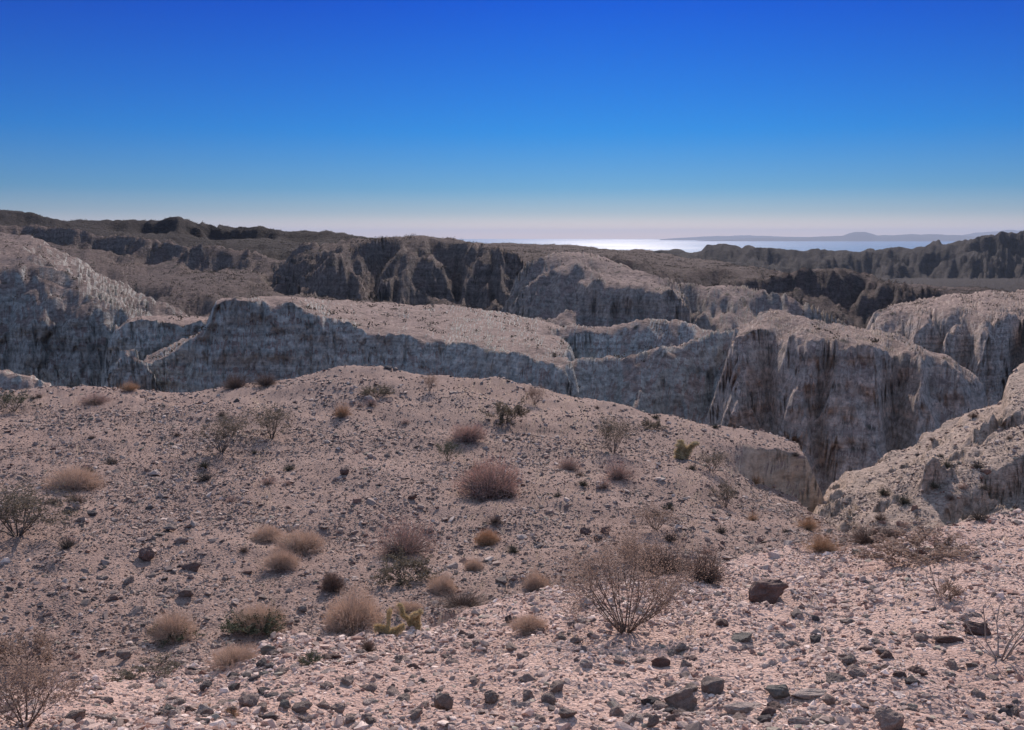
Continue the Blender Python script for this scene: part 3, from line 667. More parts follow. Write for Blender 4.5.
NAMED = [  # px, py of the foot, width px, height/width, depth/width, colour, squash of outline seed, yaw, label
    (770, 605, 58, .56, .6, 'reddish brown', 3, .2, 'large dark brown pitted boulder alone on the pale gravel right of the big bare shrub'),
    (684, 711, 46, .60, .7, 'dull grey', 4, .5, 'largest grey block of the boulder cluster at the bottom, left of the rounded one'),
    (717, 694, 36, .72, .8, 'dull grey', 5, 1.1, 'rounded grey boulder at the back of the bottom boulder cluster'),
    (748, 711, 56, .26, .7, 'pale', 6, .1, 'broad pale flat slab in the middle of the bottom boulder cluster'),
    (781, 699, 32, .55, .7, 'greenish grey', 7, -.5, 'grey tilted slab leaning at the right end of the pale flat slab'),
    (812, 698, 44, .22, .5, 'pale', 8, -.15, 'long thin pale slab right of the bottom boulder cluster'),
    (896, 733, 38, .85, .8, 'pinkish grey', 9, .4, 'tall brownish grey boulder cut by the bottom edge of the picture'),
    (444, 711, 23, 1.15, .8, 'dull grey', 10, .3, 'upright pointed grey rock on the near slope left of centre'),
    (655, 728, 19, .85, .8, 'dull grey', 11, .8, 'squarish grey rock in front of the left end of the boulder cluster'),
    (673, 721, 15, .8, .8, 'pinkish grey', 12, .1, 'small pinkish rock in front of the largest grey block'),
    (770, 716, 20, .6, .8, 'reddish brown', 13, .1, 'brown angular rock in front of the pale flat slab'),
    (829, 706, 20, .65, .8, 'pinkish grey', 14, .9, 'blunt pinkish rock just right of the long thin pale slab'),
    (800, 724, 30, .28, .5, 'pale', 15, -.25, 'narrow pale slab in front of the long thin slab at the bottom'),
    (979, 635, 34, .5, .6, 'reddish brown', 16, -.3, 'dark reddish wedge-shaped rock at the right beside the grey bare twigs'),
    (950, 643, 34, .30, .6, 'reddish brown', 17, 0, 'flat reddish tan rock just left of the dark wedge-shaped rock'),
    (145, 562, 20, .95, .9, 'reddish brown', 18, .6, 'round brown boulder standing up on the left part of the middle hill'),
    (190, 570, 22, .6, .8, 'reddish brown', 19, .2, 'low red brown rock right of the round brown boulder on the left'),
    (187, 598, 21, .6, .8, 'dull grey', 20, -.2, 'brown grey rock below the low red brown rock on the left'),
    (267, 655, 20, .75, .8, 'greenish grey', 21, .1, 'squarish pale green grey rock touching the right of a tan mounded bush'),
    (289, 653, 22, .5, .8, 'pinkish grey', 22, .1, 'low pinkish rock right of the squarish green grey one'),
    (344, 475, 13, .8, .8, 'reddish brown', 23, .1, 'dark red rock on the upper middle hill left of centre'),
    (413, 500, 13, .7, .8, 'reddish brown', 24, .1, 'dark red rock left of the large pinkish domed bush'),
    (585, 535, 15, .8, .8, 'reddish brown', 25, .1, 'left rock of the dark trio on the middle hill right of centre'),
    (606, 534, 14, .8, .8, 'reddish brown', 26, .7, 'right rock of the dark trio on the middle hill right of centre'),
    (598, 541, 14, .7, .8, 'dark grey', 27, .7, 'front rock of the dark trio on the middle hill right of centre'),
    (153, 476, 15, .6, .8, 'pale', 28, .1, 'pale stone with a bright top left of the sandy path on the hill'),
    (76, 509, 10, .95, .8, 'pale', 29, .1, 'small rounded white topped stone below the left tan mound'),
    (66, 513, 16, .6, .8, 'dark grey', 30, .1, 'dark stone touching the small white topped stone on the left'),
    (91, 516, 13, .55, .8, 'dark grey', 31, .1, 'dark stone right of the small white topped stone'),
    (371, 401, 15, .45, .8, 'pale', 32, .1, 'pale flat stone near the crest of the middle hill'),
    (387, 369, 11, .4, .8, 'dark grey', 33, .1, 'dark flat stone on the skyline of the middle hill'),
    (168, 532, 15, .8, .8, 'dull grey', 34, .4, 'taller grey stone of the pair above the round brown boulder'),
    (180, 543, 18, .6, .8, 'pinkish grey', 35, .4, 'low pinkish stone of the pair right above the round brown boulder'),
    (509, 623, 10, 1.3, .8, 'dark grey', 36, .4, 'small upright dark rock touching the left side of a tan mound'),
    (490, 703, 20, .7, .8, 'dull grey', 37, .4, 'blocky grey rock on the near slope between the pointed rock and a flat one'),
    (528, 699, 24, .55, .8, 'pinkish grey', 38, .4, 'tent-shaped pinkish grey rock on the near slope left of centre'),
    (569, 719, 24, .6, .8, 'dull grey', 39, .2, 'wide low grey rock near the bottom between the tent-shaped rock and the cluster'),
    (556, 691, 22, .7, .8, 'pinkish grey', 40, .2, 'pinkish grey rock with a pale top above the wide low grey rock'),
    (860, 677, 24, .5, .8, 'pinkish grey', 41, .2, 'low pinkish rock on the right of the near slope above a brown one'),
    (837, 682, 30, .45, .8, 'dull grey', 42, .2, 'wide low grey rock right above the bottom boulder cluster'),
    (660, 668, 26, .5, .8, 'reddish brown', 43, .2, 'low reddish rock above the boulder cluster under the big bare shrub'),
    (885, 655, 20, .5, .8, 'dull grey', 44, .2, 'grey wedge stone on the right near slope'),
    (741, 642, 34, .25, .7, 'greenish grey', 45, .2, 'flat greenish slab lying below the large dark brown boulder'),
    (230, 712, 14, .6, .8, 'dark grey', 46, .2, 'small dark stone beside the yellow tufts at the bottom left'),
    (300, 713, 26, .5, .7, 'dull grey', 47, .2, 'tilted grey slab low on the left near slope'),
    (124, 660, 24, .55, .7, 'dull grey', 48, .2, 'grey rock at the edge of the shaded bank on the left'),
]
def set_rock(name, me, mat, px, py, wpx, hr, dr, yaw, label, group=None, cat='rock', sink=.18):
    p = hit(px, py)[0]; wid = wpx * p[1] / F
    o = link(name, me)
    tag(o, label, cat, group)
    sx = wid / 2
    o.scale = (sx * 1.14, sx * dr * 1.2, sx * hr * 1.25)
    o.location = (p[0], p[1] + sx * dr * .6, float(ground_z(p[0], p[1] + sx * dr * .6)) + o.scale[2] * (1 - sink * 2) * .62)
    o.rotation_euler = (random.uniform(-.12, .12), random.uniform(-.15, .15), yaw)
    o.data.materials.clear() if not o.data.materials else None
    o.material_slots[0].link = 'OBJECT'; o.material_slots[0].material = mat
    return p, wid
PL = [
 (75, 491, 54, 27, 'dome', 'tan', 'low tan mound-shaped dead bush on the left side of the middle hill'),
 (491, 499, 62, 42, 'dome', 'pink', 'largest domed pinkish bush with a dark shaded base, centre of the hill'),
 (468, 443, 32, 18, 'dome', 'pink', 'small pinkish bush above the largest domed bush'),
 (172, 640, 46, 30, 'dome', 'tan', 'tan mound bush at the left, first of three near the hill foot'),
 (258, 632, 52, 30, 'dome', 'tan', 'tan mound bush growing behind a dark green low shrub'),
 (234, 664, 48, 25, 'dome', 'tan', 'tan mound bush touching the squarish green grey rock'),
 (250, 638, 52, 20, 'low', 'green', 'dark green low shrub in front of a tan mound on the left'),
 (176, 641, 40, 12, 'low', 'green', 'thin dark green shrub at the foot of the leftmost tan mound'),
 (282, 572, 34, 22, 'dome', 'tan', 'tan bush directly below a wide tan bush left of centre'),
 (267, 542, 34, 18, 'dome', 'tan', 'left one of two touching tan bushes on the lower hill'),
 (301, 553, 50, 24, 'dome', 'tan', 'wide right one of two touching tan bushes on the lower hill'),
 (352, 632, 68, 42, 'dome', 'tan', 'widest pinkish tan bush in the swale left of the cactus'),
 (332, 592, 24, 22, 'dome', 'brown', 'small brown grey bush above the widest tan bush'),
 (408, 614, 30, 15, 'dome', 'tan', 'small tan bush just behind the straw coloured cactus'),
 (443, 593, 32, 20, 'dome', 'tan', 'small round tan bush right of the dark shrub in the swale'),
 (487, 546, 25, 18, 'dome', 'orange', 'small orange tan bush below the largest domed bush'),
 (473, 571, 20, 15, 'dome', 'tan', 'tiny tan bush below the small orange tan bush'),
 (536, 592, 27, 21, 'dome', 'tan', 'lone rounded tan bush in the swale at the centre'),
 (529, 633, 38, 19, 'dome', 'tan', 'tan mound beside a small upright dark rock'),
 (462, 607, 56, 16, 'loose_dome', 'brown', 'flat spreading brown bush in the swale at the centre'),
 (404, 556, 52, 36, 'loose_dome', 'pink', 'thin see-through pinkish bush above the dark shrub'),
 (404, 585, 54, 26, 'low', 'dark', 'dark shrub in its own shade between two pinkish bushes'),  # dark foliage stands in for the cluster of shadows lying here
 (705, 583, 42, 36, 'loose_dome', 'brown', 'reddish brown upright bush right behind the big bare shrub'),
 (664, 576, 56, 30, 'loose_dome', 'brown', 'brown brush behind the crown of the big bare shrub'),
 (640, 350 + 215, 40, 20, 'low', 'brown', 'low brown scrub behind the big bare shrub'),
 (822, 553, 34, 17, 'loose_dome', 'orange', 'orange tan brush at the head of the gully'),
 (755, 484, 13, 9, 'tuft', 'orange', 'small orange tuft on the slope under the clay knob'),
 (753, 521, 12, 9, 'tuft', 'orange', 'small orange tuft below the other, above the gully'),
 (18, 545, 100, 50, 'creosote', 'dark', 'wide dark twiggy bush at the left edge of the hill'),
 (222, 456, 46, 38, 'creosote', 'dark', 'dark airy shrub left of the sandy path'),
 (272, 440, 40, 32, 'creosote', 'dark', 'dark airy shrub at the top of the sandy path'),
 (506, 426, 34, 20, 'low', 'dark', 'dark low shrub near the hill crest at the centre'),
 (613, 453, 36, 38, 'creosote', 'dark', 'tallest dark airy shrub on the right half of the hill'),
 (430, 392, 16, 16, 'creosote', 'brown', 'small brown shrub close under the hill crest'),
 (535, 406, 22, 18, 'creosote', 'brown', 'brown shrub on the crest line right of centre'),
 (712, 473, 28, 22, 'creosote', 'dark', 'dark shrub on the right shoulder of the hill, upper one'),
 (726, 508, 26, 26, 'creosote', 'dark', 'dark shrub on the right shoulder of the hill, lower one'),
 (654, 430, 20, 10, 'low', 'dark', 'flat dark shrub near the crest at the right'),
 (656, 532, 44, 26, 'creosote', 'brown', 'brown airy shrub on the lower hill right of the dark rocks'),
 (448, 462, 24, 20, 'creosote', 'green', 'greyish green small shrub left above the domed bush'),
 (14, 413, 34, 20, 'creosote', 'green', 'green grey shrub at the left end of the hill crest'),
 (95, 405, 34, 10, 'loose_dome', 'pink', 'flat pinkish dead brush near the left crest'),
 (376, 399, 28, 11, 'low', 'dark', 'dark flat shrub behind the pale flat stone at the crest'),
 (618, 480, 30, 18, 'loose_dome', 'pink', 'faint pinkish bush below the tallest dark airy shrub'),
 (568, 470, 22, 12, 'loose_dome', 'pink', 'pale pinkish tuft right of the domed bush'),
 (342, 418, 16, 14, 'loose_dome', 'orange', 'small orange bush on the upper left of the hill crown'),
 (625, 643, 128, 104, 'big', 'brown', 'big nearly bare grey brown shrub in the middle foreground'),
 (190, 391, 30, 40, 'twigs', 'bare', 'pale leafless upright shrub on the hill crest against the cliff'),
 (235, 389, 26, 14, 'loose_dome', 'brown', 'reddish brush on the crest right of the pale leafless shrub'),
 (266, 386, 24, 12, 'loose_dome', 'brown', 'reddish brush where the crest starts to rise'),
 (130, 391, 20, 8, 'loose_dome', 'orange', 'low orange brush on the crest under the rock pinnacle'),
 (163, 391, 18, 8, 'loose_dome', 'orange', 'low orange brush on the crest left of the pale leafless shrub'),
 (26, 735, 100, 74, 'creosote', 'brown', 'large reddish brown shrub in the bottom left corner'),
 (22, 672, 64, 32, 'low', 'brown', 'dark brown shrub above the corner shrub at the left edge'),
 (920, 562, 96, 26, 'low', 'brown', 'wide reddish brown scrub at the top of the right near slope'),
 (868, 545, 44, 20, 'loose_dome', 'brown', 'brown brush in the gully before the outcrop'),
 (890, 540, 34, 14, 'loose_dome', 'brown', 'rust brown brush at the outcrop foot'),
 (1000, 668, 130, 96, 'twigs', 'bare', 'large bare grey twiggy shrub at the right edge'),
 (940, 600, 70, 46, 'twigs', 'brown', 'thin leafless brown twigs on the right near slope'),
 (948, 600, 26, 16, 'low', 'brown', 'small reddish brown sprig on the right near slope'),
 (174, 712, 30, 24, 'twigs', 'dark', 'tiny bare branching sprig at the bottom left'),
 (203, 711, 17, 9, 'tuft', 'orange', 'yellow orange tuft beside a bare branching sprig'),
 (232, 716, 19, 9, 'tuft', 'orange', 'yellow orange tuft beside a small dark stone'),
 (310, 666, 24, 11, 'low', 'green', 'small dark green sprig right of the green grey rock'),
 (368, 652, 16, 16, 'loose_dome', 'brown', 'tiny brown tuft below the cactus'),
 (456, 628, 34, 22, 'twigs', 'dark', 'faint dark twigs right of the cactus'),
 (150, 680, 60, 14, 'low', 'dark', 'dark scrub under the bank edge at the left'),
 (808, 530, 22, 14, 'loose_dome', 'orange', 'faint orange brush by the right edge of the hill'),
]
clear = []; rockclear = []
for px, py, wpx, hr, dr, colr, seed, yaw, label in NAMED:
    me = rock_mesh('rock', seed * 7 + 1, (1, 1, .95), n=13 + seed % 6, jag=.32, rough=.13 if seed == 3 else .07, sub=3); me.materials.append(MS[colr])
    p, wid = set_rock('boulder' if wpx >= 32 else 'rock', me, MS[colr], px, py, wpx, hr, dr, yaw, label, cat='boulder' if wpx >= 32 else 'rock')
    clear.append((p[0], p[1] + wid * .25, wid * .6)); rockclear.append((p[0], p[1] + wid * .2, wid * .5))
for q in PL:
    if q[4] in ('twigs', 'big'): continue
    p = hit(q[0], q[1])[0]; clear.append((p[0], p[1] + q[2] / F * p[1] * .25, q[2] / F * p[1] * .5))
    clear.append((p[0] * .97, p[1] * .97, q[2] / F * p[1] * .45))
cl = np.array(clear)
dist = np.min(np.hypot(ST[:, 0][:, None] - cl[:, 0], ST[:, 1][:, None] - cl[:, 1]) - cl[:, 2], axis=1)
ST = ST[(dist > 0) | (ST[:, 3] < .075)]
rc = np.array(rockclear); d2 = np.min(np.hypot(ST[:, 0][:, None] - rc[:, 0], ST[:, 1][:, None] - rc[:, 1]) - rc[:, 2], axis=1)
ST = ST[(d2 > 0) | (ST[:, 3] < .035)]
# the largest-looking loose stones are objects of their own
PX, PY = project(ST[:, 0], ST[:, 1], ST[:, 2])
app = ST[:, 3] / ST[:, 1] * F
inside = (PX > 4) & (PX < 1020) & (PY > 300) & (PY < 722) & visible(ST[:, 0], ST[:, 1], ST[:, 2] + ST[:, 3] * .4)
order = np.argsort(-np.where(inside, app, 0))
NBIG = 290 - len(NAMED)
big = order[:NBIG]
SHAPES = [('flat', (1, .8, .38)), ('angular', (1, .85, .6)), ('blocky', (.95, .85, .7)), ('long', (1.15, .6, .5))]
rmesh = {}
for i, (sn, sq) in enumerate(SHAPES):
    for v in range(5):
        me = rock_mesh('stone', 500 + i * 31 + v * 7, sq, n=12 + v * 2, jag=.25, rough=.07, sub=2); me.materials.append(MS['dull grey']); rmesh[sn, v] = me
cum = np.cumsum([p[1] for p in PAL]); cum = cum / cum[-1]
for k in big:
    x, y, z, sz = ST[k]
    ci = int(np.searchsorted(cum, rng.random())); sn, sq = SHAPES[int(rng.choice(4, p=[.38, .3, .16, .16]))]; v = int(rng.integers(5))
    o = link('stone', rmesh[sn, v])
    o.scale = [sz * .62] * 3; o.location = (x, y, z + sz * sq[2] * .62 * .12)
    o.rotation_euler = (rng.uniform(-.3, .3), rng.uniform(-.3, .3), rng.uniform(0, 6.28))
    o.material_slots[0].link = 'OBJECT'; o.material_slots[0].material = MS[CNAMES[ci]]
    zn = zone(PX[k], PY[k], x, y)
    lab = '%s %s stone lying %s' % (sn, CNAMES[ci], zn)
    tag(o, lab, 'stone', '%s %s stones %s' % (sn, CNAMES[ci], zn))
# all the rest as one spread of gravel
rest = np.ones(len(ST), bool); rest[big] = False
S = ST[rest]; print('stones', len(S))
lowv = [hull_np(9, 700 + i, (1, .8, .38 + .09 * (i % 4)), .3) for i in range(10)]
midv = [hull_np(16, 800 + i, (1, .82, .36 + .09 * (i % 4)), .3) for i in range(10)]
vs, fs, ts = [], [], []; base = 0
apps = S[:, 3] / S[:, 1] * F
pick = rng.integers(10, size=len(S)); lod = (apps > 5)
for lv, var in ((False, lowv), (True, midv)):
    for vi, (v, f) in enumerate(var):
        m = np.nonzero((pick == vi) & (lod == lv))[0]
        if not len(m): continue
        n = len(m)
        yaw = rng.uniform(0, 6.28, n); t1 = rng.uniform(-.45, .45, n); t2 = rng.uniform(-.45, .45, n)
        P_ = np.repeat(v[None], n, 0) * (S[m, 3] * .62)[:, None, None]
        sc = rng.uniform(.65, 1.2, (n, 1, 3)); P_ = P_ * sc
        c, s_ = np.cos(t1)[:, None], np.sin(t1)[:, None]; y, z = P_[..., 1] * c - P_[..., 2] * s_, P_[..., 1] * s_ + P_[..., 2] * c
        c, s_ = np.cos(t2)[:, None], np.sin(t2)[:, None]; x, z = P_[..., 0] * c - z * s_, P_[..., 0] * s_ + z * c
        c, s_ = np.cos(yaw)[:, None], np.sin(yaw)[:, None]; x, y = x * c - y * s_, x * s_ + y * c
        co = np.stack([x + S[m, 0][:, None], y + S[m, 1][:, None], z + S[m, 2][:, None] + S[m, 3][:, None] * .04], -1)
        vs.append(co.reshape(-1, 3)); fs.append((f[None] + (np.arange(n) * len(v))[:, None, None] + base).reshape(-1, 3)); base += n * len(v)
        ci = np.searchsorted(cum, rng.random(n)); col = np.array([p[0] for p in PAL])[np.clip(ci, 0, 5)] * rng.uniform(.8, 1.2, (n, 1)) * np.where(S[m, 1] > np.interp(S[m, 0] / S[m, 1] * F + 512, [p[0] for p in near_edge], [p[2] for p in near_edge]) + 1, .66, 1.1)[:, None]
        ts.append(np.repeat(np.concatenate([col, np.ones((n, 1))], 1), len(v), 0))
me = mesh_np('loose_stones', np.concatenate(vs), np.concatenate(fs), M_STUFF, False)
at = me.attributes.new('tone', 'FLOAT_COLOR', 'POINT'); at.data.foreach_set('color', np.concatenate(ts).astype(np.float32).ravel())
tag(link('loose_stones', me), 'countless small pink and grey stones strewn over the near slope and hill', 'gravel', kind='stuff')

# ------------------------------------------------------------------ plants
def mat_plant(name, c1, c2, trans=0.0):
    m = bpy.data.materials.new(name); nt = nodes(m)
    g = N(nt, 'ShaderNodeTexCoord').outputs['Object']
    n = noise(nt, g, 9, 3, .7)
    col = ramp(nt, n, [(.3, c1), (.7, c2)])
    b = N(nt, 'ShaderNodeBsdfPrincipled', {'Base Color': col, 'Roughness': .8, 'Specular IOR Level': .2})
    if trans:
        t = N(nt, 'ShaderNodeBsdfTranslucent', {'Color': col})
        mx = N(nt, 'ShaderNodeMixShader', {0: trans, 1: b.outputs[0], 2: t.outputs[0]})
        N(nt, 'ShaderNodeOutputMaterial', {'Surface': mx.outputs[0]})
    else: N(nt, 'ShaderNodeOutputMaterial', {'Surface': b.outputs[0]})
    return m
PM = {'tan': (mat_plant('tan_twigs', (.60, .475, .39), (.80, .66, .56), .6), mat_plant('tan_stems', (.42, .31, .24), (.56, .43, .34))),
      'pink': (mat_plant('pinkish_twigs', (.54, .39, .34), (.74, .56, .49), .6), mat_plant('pinkish_stems', (.26, .20, .17), (.36, .28, .24))),
      'orange': (mat_plant('orange_twigs', (.56, .38, .25), (.74, .54, .38), .5), mat_plant('orange_stems', (.35, .22, .13), (.45, .30, .19))),
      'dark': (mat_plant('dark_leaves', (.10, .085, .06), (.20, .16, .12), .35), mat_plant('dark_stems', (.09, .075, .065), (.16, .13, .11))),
      'green': (mat_plant('green_leaves', (.05, .06, .035), (.11, .115, .07), .25), mat_plant('green_stems', (.08, .07, .05), (.13, .11, .08))),
      'brown': (mat_plant('brown_twigs', (.24, .165, .13), (.38, .275, .22), .45), mat_plant('brown_stems', (.12, .085, .07), (.20, .15, .12))),
      'bare': (mat_plant('grey_twigs', (.22, .15, .12), (.36, .26, .21), .3), mat_plant('grey_stems', (.20, .165, .15), (.34, .29, .26))),
      'straw': (mat_plant('cactus_spines', (.62, .50, .30), (.85, .74, .50), .4), mat_plant('cactus_skin', (.26, .20, .10), (.40, .30, .15)))}
def ribbons(P0, P1, w0, w1, r):
    """thin three-sided twigs between point arrays"""
    n = len(P0); d = P1 - P0; d = d / (np.linalg.norm(d, axis=1)[:, None] + 1e-9)
    a = np.cross(d, r.normal(size=(n, 3))); a /= np.linalg.norm(a, axis=1)[:, None] + 1e-9
    b = np.cross(d, a)
    ring = lambda P, w: [P + (a * math.cos(t) + b * math.sin(t)) * (w[:, None] if hasattr(w, 'shape') else w) for t in (0, 2.094, 4.189)]
    V = np.stack(ring(P0, w0) + ring(P1, w1), 1).reshape(-1, 3)
    f = np.array([[0, 1, 4, 3], [1, 2, 5, 4], [2, 0, 3, 5]])
    return V, (f[None] + (np.arange(n) * 6)[:, None, None]).reshape(-1, 4)
def leaves(P, size, r, asp=.5):
    n = len(P); a = r.normal(size=(n, 3)); a /= np.linalg.norm(a, axis=1)[:, None]; b = np.cross(a, r.normal(size=(n, 3))); b /= np.linalg.norm(b, axis=1)[:, None]
    s = size * r.uniform(.6, 1.3, (n, 1)); a = a * s; b = b * s * asp
    V = np.stack([P - a, P + b, P + a, P - b], 1).reshape(-1, 3)
    return V, np.arange(n * 4).reshape(n, 4)
def join(parts):
    V = []; Fc = []; k = 0
    for v, f in parts: V.append(v); Fc.append(f + k); k += len(v)
    return np.concatenate(V), np.concatenate(Fc)
def dome(seed, n=900, fine=3200, h=.5, wt=.006, loose=0.):
    """dense mound of thin dead stems: unit radius, returns stems, twigs"""
    r = np.random.default_rng(seed)
    def pts(k, lo, hi):
        th = r.uniform(0, 6.283, k); cz = r.uniform(.0, 1, k) ** .8; rad = r.uniform(lo, hi, k)
        lump = 1 + (.38 + loose) * fbm(np.cos(th) * 1.6 + seed, np.sin(th) * 1.6 + cz * 1.5, 3, seed % 50)
        st = np.sqrt(1 - cz ** 2); return np.stack([np.cos(th) * st, np.sin(th) * st, cz * h * 1.0], -1) * (rad * lump)[:, None]
    tip = pts(n, .75, 1.0); base_ = tip * np.array([.12, .12, 0]) + r.normal(0, .02, (n, 3)) * [1, 1, 0]
    mid = (tip + base_) * .5 + np.array([0, 0, 1]) * (.08 * r.random((n, 1))) + r.normal(0, .04, (n, 3))
    s = join([ribbons(base_, mid, wt * 1.3, wt, r), ribbons(mid, tip, wt, wt * .5, r)])
    p = pts(fine, .62 - loose * .5, 1.0 + loose * .3); out = p / (np.linalg.norm(p, axis=1)[:, None] + .01)
    q = p + (out * .5 + r.normal(0, .5, (fine, 3)) + [0, 0, .35]) * .11
    t = ribbons(p, q, wt * .55, wt * .3, r)
    return s, t
def shrub(seed, stems=12, leafn=1600, leafs=.014, h=1.0, spread=.55, levels=3, wt=.014):
    """open shrub: stems fan out of one foot and fork; unit height"""
    r = np.random.default_rng(seed); seg = []; tips = []
    def grow(p, d, L, w, lv):
        k = 3
        for i in range(k):
            d = d + r.normal(0, .13, 3) + np.array([0, 0, .06]); d /= np.linalg.norm(d)
            q = p + d * L / k; seg.append((p, q, w, w * .82)); p = q; w *= .82
            if lv < 2: tips.append(p)
            if lv > 0 and (i > 0 or lv < levels):
                for _ in range(r.integers(1, 3)):
                    dd = d + r.normal(0, .50, 3); dd /= np.linalg.norm(dd)
                    grow(p, dd, L * r.uniform(.5, .75), w * .6, lv - 1)
    for i in range(stems):
        th = i / stems * 6.283 + r.uniform(-.4, .4); e = spread * r.uniform(.25, 1.25)
        d = np.array([math.cos(th) * e, math.sin(th) * e, 1]); d /= np.linalg.norm(d)
        grow(np.array([math.cos(th), math.sin(th), 0]) * .03, d, h * r.uniform(.42, .6), wt * r.uniform(.6, 1.1), levels)
    P0 = np.array([s_[0] for s_ in seg]); P1 = np.array([s_[1] for s_ in seg]); P0[:, 2] = np.maximum(P0[:, 2], .0); P1[:, 2] = np.maximum(P1[:, 2], .01)
    st = ribbons(P0, P1, np.array([s_[2] for s_ in seg]), np.array([s_[3] for s_ in seg]), r)
    T = np.array(tips); T = T[r.integers(len(T), size=max(leafn, 1))] + r.normal(0, .022, (max(leafn, 1), 3)); T[:, 2] = np.maximum(T[:, 2], .02)
    return st, leaves(T, leafs, r)
def cholla(seed, n=9):
    r = np.random.default_rng(seed); body = []; sp = []
    P0 = [np.array([0, 0, 0.]) + r.normal(0, .12, 3) * [1, 1, 0] for _ in range(3)]
    ends = [(p, np.array([0, 0, 1.]) + r.normal(0, .4, 3)) for p in P0]
    for i in range(n):
        p, d = ends[i % len(ends)] if i < len(ends) else ends[r.integers(len(ends))]
        d = d + r.normal(0, .45, 3); d[2] = abs(d[2]); d /= np.linalg.norm(d); L = r.uniform(.17, .27); R_ = r.uniform(.055, .08)
        k = 7; m = 8; ax = np.cross(d, [1, .3, .1]); ax /= np.linalg.norm(ax); bx = np.cross(d, ax)
        ring = []
        for j in range(k):
            t = j / (k - 1); rr = R_ * math.sin(math.pi * (.1 + .82 * t)) ** .5
            for q in range(m):
                a = q / m * 6.283; ring.append(p + d * L * t + (ax * math.cos(a) + bx * math.sin(a)) * rr * (1 + .15 * ((q + j) % 2)))
        ring = np.array(ring)
        f = np.array([[j * m + q, j * m + (q + 1) % m, (j + 1) * m + (q + 1) % m, (j + 1) * m + q] for j in range(k - 1) for q in range(m)] + [[(k - 1) * m + a for a in (0, 1, 2, 3)], [(k - 1) * m + a for a in (0, 3, 4, 5)], [(k - 1) * m + a for a in (0, 5, 6, 7)]])
        body.append((ring, f))
        src = ring[r.integers(len(ring), size=420)]; cen = p + d * np.dot(src - p, d)[:, None]; o = src - cen; o /= np.linalg.norm(o, axis=1)[:, None] + 1e-6
        sp.append(ribbons(src, src + (o + r.normal(0, .55, o.shape)) * .065, .006, .003, r))
        ends.append((p + d * L * .95, d))
    return join(body), join(sp)
VAR = {}
def variant(kind, v):
    if (kind, v) in VAR: return VAR[kind, v]
    if kind == 'dome': r_ = dome(40 + v, 600, 3000)
    elif kind == 'loose_dome': r_ = dome(60 + v, 450, 2200, .8, .006, .35)
    elif kind == 'tuft': r_ = dome(80 + v, 130, 420, .8, .014, .25)
    elif kind == 'creosote': r_ = shrub(100 + v, 13, 3400, .017, 1.0, .75, 3, .012)
    elif kind == 'big': r_ = shrub(120 + v, 30, 11000, .0085, 1.0, .95, 3, .0075)
    elif kind == 'low': r_ = shrub(140 + v, 12, 3600, .024, .8, 1.9, 2, .014)
    elif kind == 'twigs': r_ = shrub(160 + v, 9, 250, .008, 1.0, .9, 2, .009)
    elif kind == 'cholla': r_ = cholla(180 + v, 19)
    VAR[kind, v] = r_; return r_
MESH = {}
def plant(px, py, wpx, hpx, kind, colr, label, name='desert_bush', cat='bush', group=None, v=0, yaw=None, depth=None):
    p = hit(px, py)[0]; d = p[1] + wpx / F * p[1] * .25
    x = p[0] * d / p[1]; z = float(ground_z(x, d))
    key = (kind, v, colr)
    if key not in MESH:
        (sv, sf), (fv, ff) = variant(kind, v)
        if kind == 'cholla': MESH[key] = (mesh_np('joints', sv, sf, PM[colr][1]), mesh_np('spines', fv, ff, PM[colr][0], False), 'joints', 'spines')
        elif kind in ('dome', 'loose_dome', 'tuft'): MESH[key] = (mesh_np('stems', sv, sf, PM[colr][1]), mesh_np('twigs', fv, ff, PM[colr][0], False), 'stems', 'twigs')
        else: MESH[key] = (mesh_np('stems', sv, sf, PM[colr][1]), mesh_np('foliage', fv, ff, PM[colr][0], False), 'stems', 'foliage')
        a = np.concatenate([sv, fv]); q = np.percentile(a, 97, axis=0) - np.percentile(a, 3, axis=0)
        MESH[key] += ((q[0] + q[1]) / 2, float(np.percentile(a[:, 2], 97)))
    m1, m2, n1, n2, ww, hh = MESH[key]
    e = bpy.data.objects.new(name, None); COL.objects.link(e); e.empty_display_size = .1
    e.location = (x, d, z - .01)
    if kind == 'dome': wpx = wpx * .88; hpx = hpx * .94
    sx = wpx * d / F / ww; sz = hpx * (.84 if kind == 'dome' else 1) * d / F / hh
    e.scale = (sx, sx, sz); e.rotation_euler = (0, 0, yaw if yaw is not None else random.uniform(0, 6.28))
    tag(e, label, cat, group)
    link(n1, m1, e); link(n2, m2, e)
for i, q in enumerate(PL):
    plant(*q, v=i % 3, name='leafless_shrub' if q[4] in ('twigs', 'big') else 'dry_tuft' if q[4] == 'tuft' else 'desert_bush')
plant(387, 634, 22, 20, 'cholla', 'straw', 'left clump of the straw coloured cactus pair in the swale', 'cholla_cactus', 'cactus', v=0)
plant(413, 631, 18, 22, 'cholla', 'straw', 'right upright clump of the straw coloured cactus pair in the swale', 'cholla_cactus', 'cactus', v=1)
plant(680, 459, 18, 16, 'cholla', 'straw', 'lone yellowish cactus on the right half of the hill', 'cholla_cactus', 'cactus', v=2)
